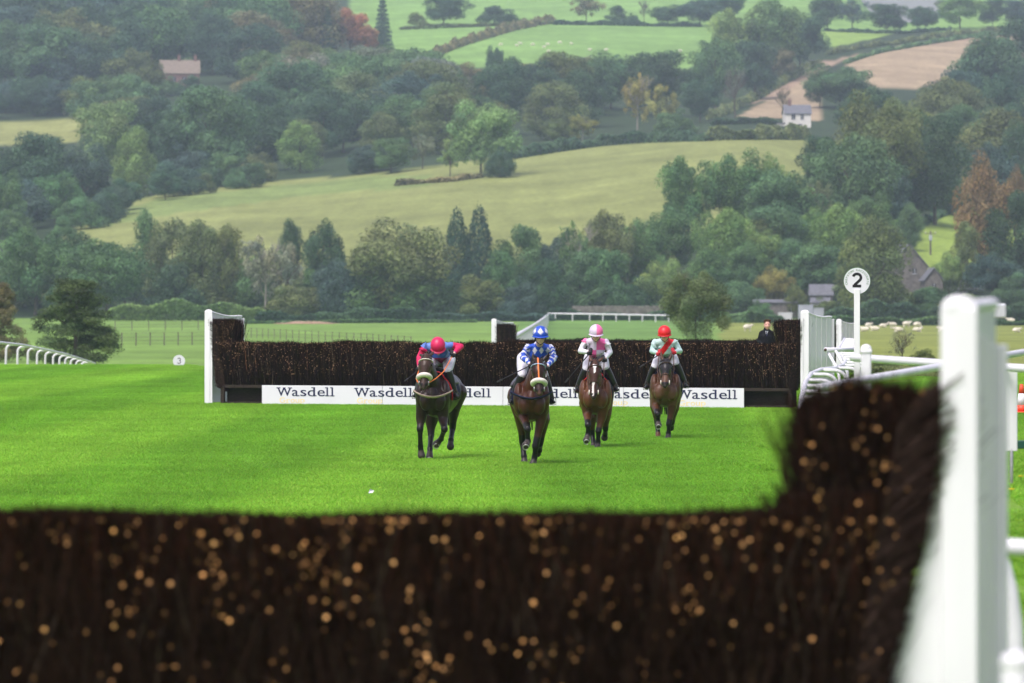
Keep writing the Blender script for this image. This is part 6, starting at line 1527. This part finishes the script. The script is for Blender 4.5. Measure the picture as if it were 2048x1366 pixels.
# ------------------------------------------------------------------ sheep
def sheep_mesh(pose, seed):
    mb = MB(); g = random.Random(seed); segs = []; W_ = (.66, .62, .50); Fc = (.62, .58, .50); D_ = (.10, .09, .08); zb = .56 if pose != 'lying' else .30
    mb.ball((0, 0, zb), (.48, .25, .27), 18, 12); segs.append(((-.3, 0, zb), (.3, 0, zb), .24, W_))
    for _ in range(26): a = g.uniform(0, 6.28); b = g.uniform(-.4, 1); mb.ball((g.uniform(-.4, .4), math.cos(a) * .17, zb + b * .18), g.uniform(.08, .12), 8, 6)
    hz = zb + .22 if pose != 'grazing' else .22; hx = .62 if pose != 'grazing' else .66
    mb.tube([(.36, 0, zb + .08), (.5, 0, (zb + hz) / 2 + .06), (hx - .04, 0, hz)], [.15, .11, .08], 10); mb.tube([(hx - .06, 0, hz + .01), (hx + .06, 0, hz - .03), (hx + .14, 0, hz - .08)], [.085, .07, .045], 10); segs.append(((hx - .02, 0, hz), (hx + .14, 0, hz - .08), .07, Fc))
    for s_ in (-1, 1): mb.tube([(hx - .06, s_ * .05, hz + .05), (hx - .08, s_ * .15, hz + .06)], [.03, .02], 6)
    if pose != 'lying':
        for x in (-.32, .32):
            for y in (-.13, .13): dx = g.uniform(-.05, .05); mb.tube([(x, y, zb - .12), (x + dx, y, .26), (x + dx * .5, y, .03)], [.075, .045, .038], 8); segs.append(((x, y, .26), (x, y, 0), .04, Fc))
    else:
        for y in (-.2, .2): mb.tube([(.3, y, .1), (.5, y, .05)], [.06, .04], 8)
    mb.ball((-.48, 0, zb + .02), (.07, .06, .11), 8, 6)
    me = remesh(mb, .035, 1); set_col(me, nearest_cols(co(me).astype(float), segs)); me.materials.append(M['wool']); return me
SM = {p: [sheep_mesh(p, 3 + i) for i in range(2)] for p in ('standing', 'grazing', 'lying')}
ORD = ['first', 'second', 'third', 'fourth', 'fifth', 'sixth', 'seventh', 'eighth', 'ninth', 'tenth', 'eleventh', 'twelfth', 'thirteenth', 'fourteenth', 'fifteenth', 'sixteenth', 'seventeenth', 'eighteenth', 'nineteenth', 'twentieth', 'twenty-first']
def sheep(lst, where, group, ymin, size):
    g = random.Random(len(lst))
    for i, (px, row, pose) in enumerate(sorted(lst)):
        p = on_hill(px, row, ymin); me = SM[pose][i % 2]; o = link_mesh('sheep', me, None, None, True); o.location = p - Vector((0, 0, .02)); o.rotation_euler = (0, 0, g.choice([0, math.pi]) + g.uniform(-.6, .6)); k = size * g.uniform(.92, 1.08); o.scale = (k, k, k)
        tag(o, f'{pose} white sheep, {ORD[i]} from the left {where}', 'sheep', group)
sheep([(1495, 663, 'standing'), (1664, 648, 'standing'), (1682, 648, 'grazing'), (1656, 661, 'lying'), (1678, 661, 'lying'), (1737, 658, 'standing'), (1730, 663, 'lying'), (1750, 662, 'lying'), (1766, 655, 'lying'), (1786, 657, 'standing'), (1797, 664, 'lying'), (1813, 656, 'standing'), (1834, 657, 'grazing'), (1834, 664, 'lying'),
       (1841, 648, 'standing'), (1853, 647, 'grazing'), (1886, 663, 'lying'), (2022, 648, 'standing'), (2033, 665, 'lying')], 'in the field beyond the right rails', 'sheep in the field beyond the rails', 260, .95)
sheep([(1002, 92, 'grazing'), (1034, 94, 'standing'), (1041, 90, 'standing'), (1066, 92, 'grazing'), (1088, 97, 'standing'), (1096, 90, 'lying'), (1097, 106, 'standing'), (1119, 88, 'grazing'), (1143, 90, 'standing'), (1179, 101, 'lying'), (1212, 103, 'standing'), (1361, 105, 'standing')], 'in the high pasture', 'sheep in the high pasture', 805, 1.1)

# ------------------------------------------------------------------ the air
mb = MB(); mb.box((0, 1325, 86), (890, 2690, 179)); hz = mb.build('haze', None); tag(hz, kind='stuff')
hm = bpy.data.materials.new('haze'); hm.use_nodes = True; N = hm.node_tree.nodes; N.remove(N['Principled BSDF'])
pv = N.new('ShaderNodeVolumePrincipled'); pv.inputs['Color'].default_value = (.68, .82, 1.0, 1); pv.inputs['Density'].default_value = HAZE; pv.inputs['Anisotropy'].default_value = 0.0
hm.node_tree.links.new(pv.outputs['Volume'], N['Material Output'].inputs['Volume']); hz.data.materials.append(hm)
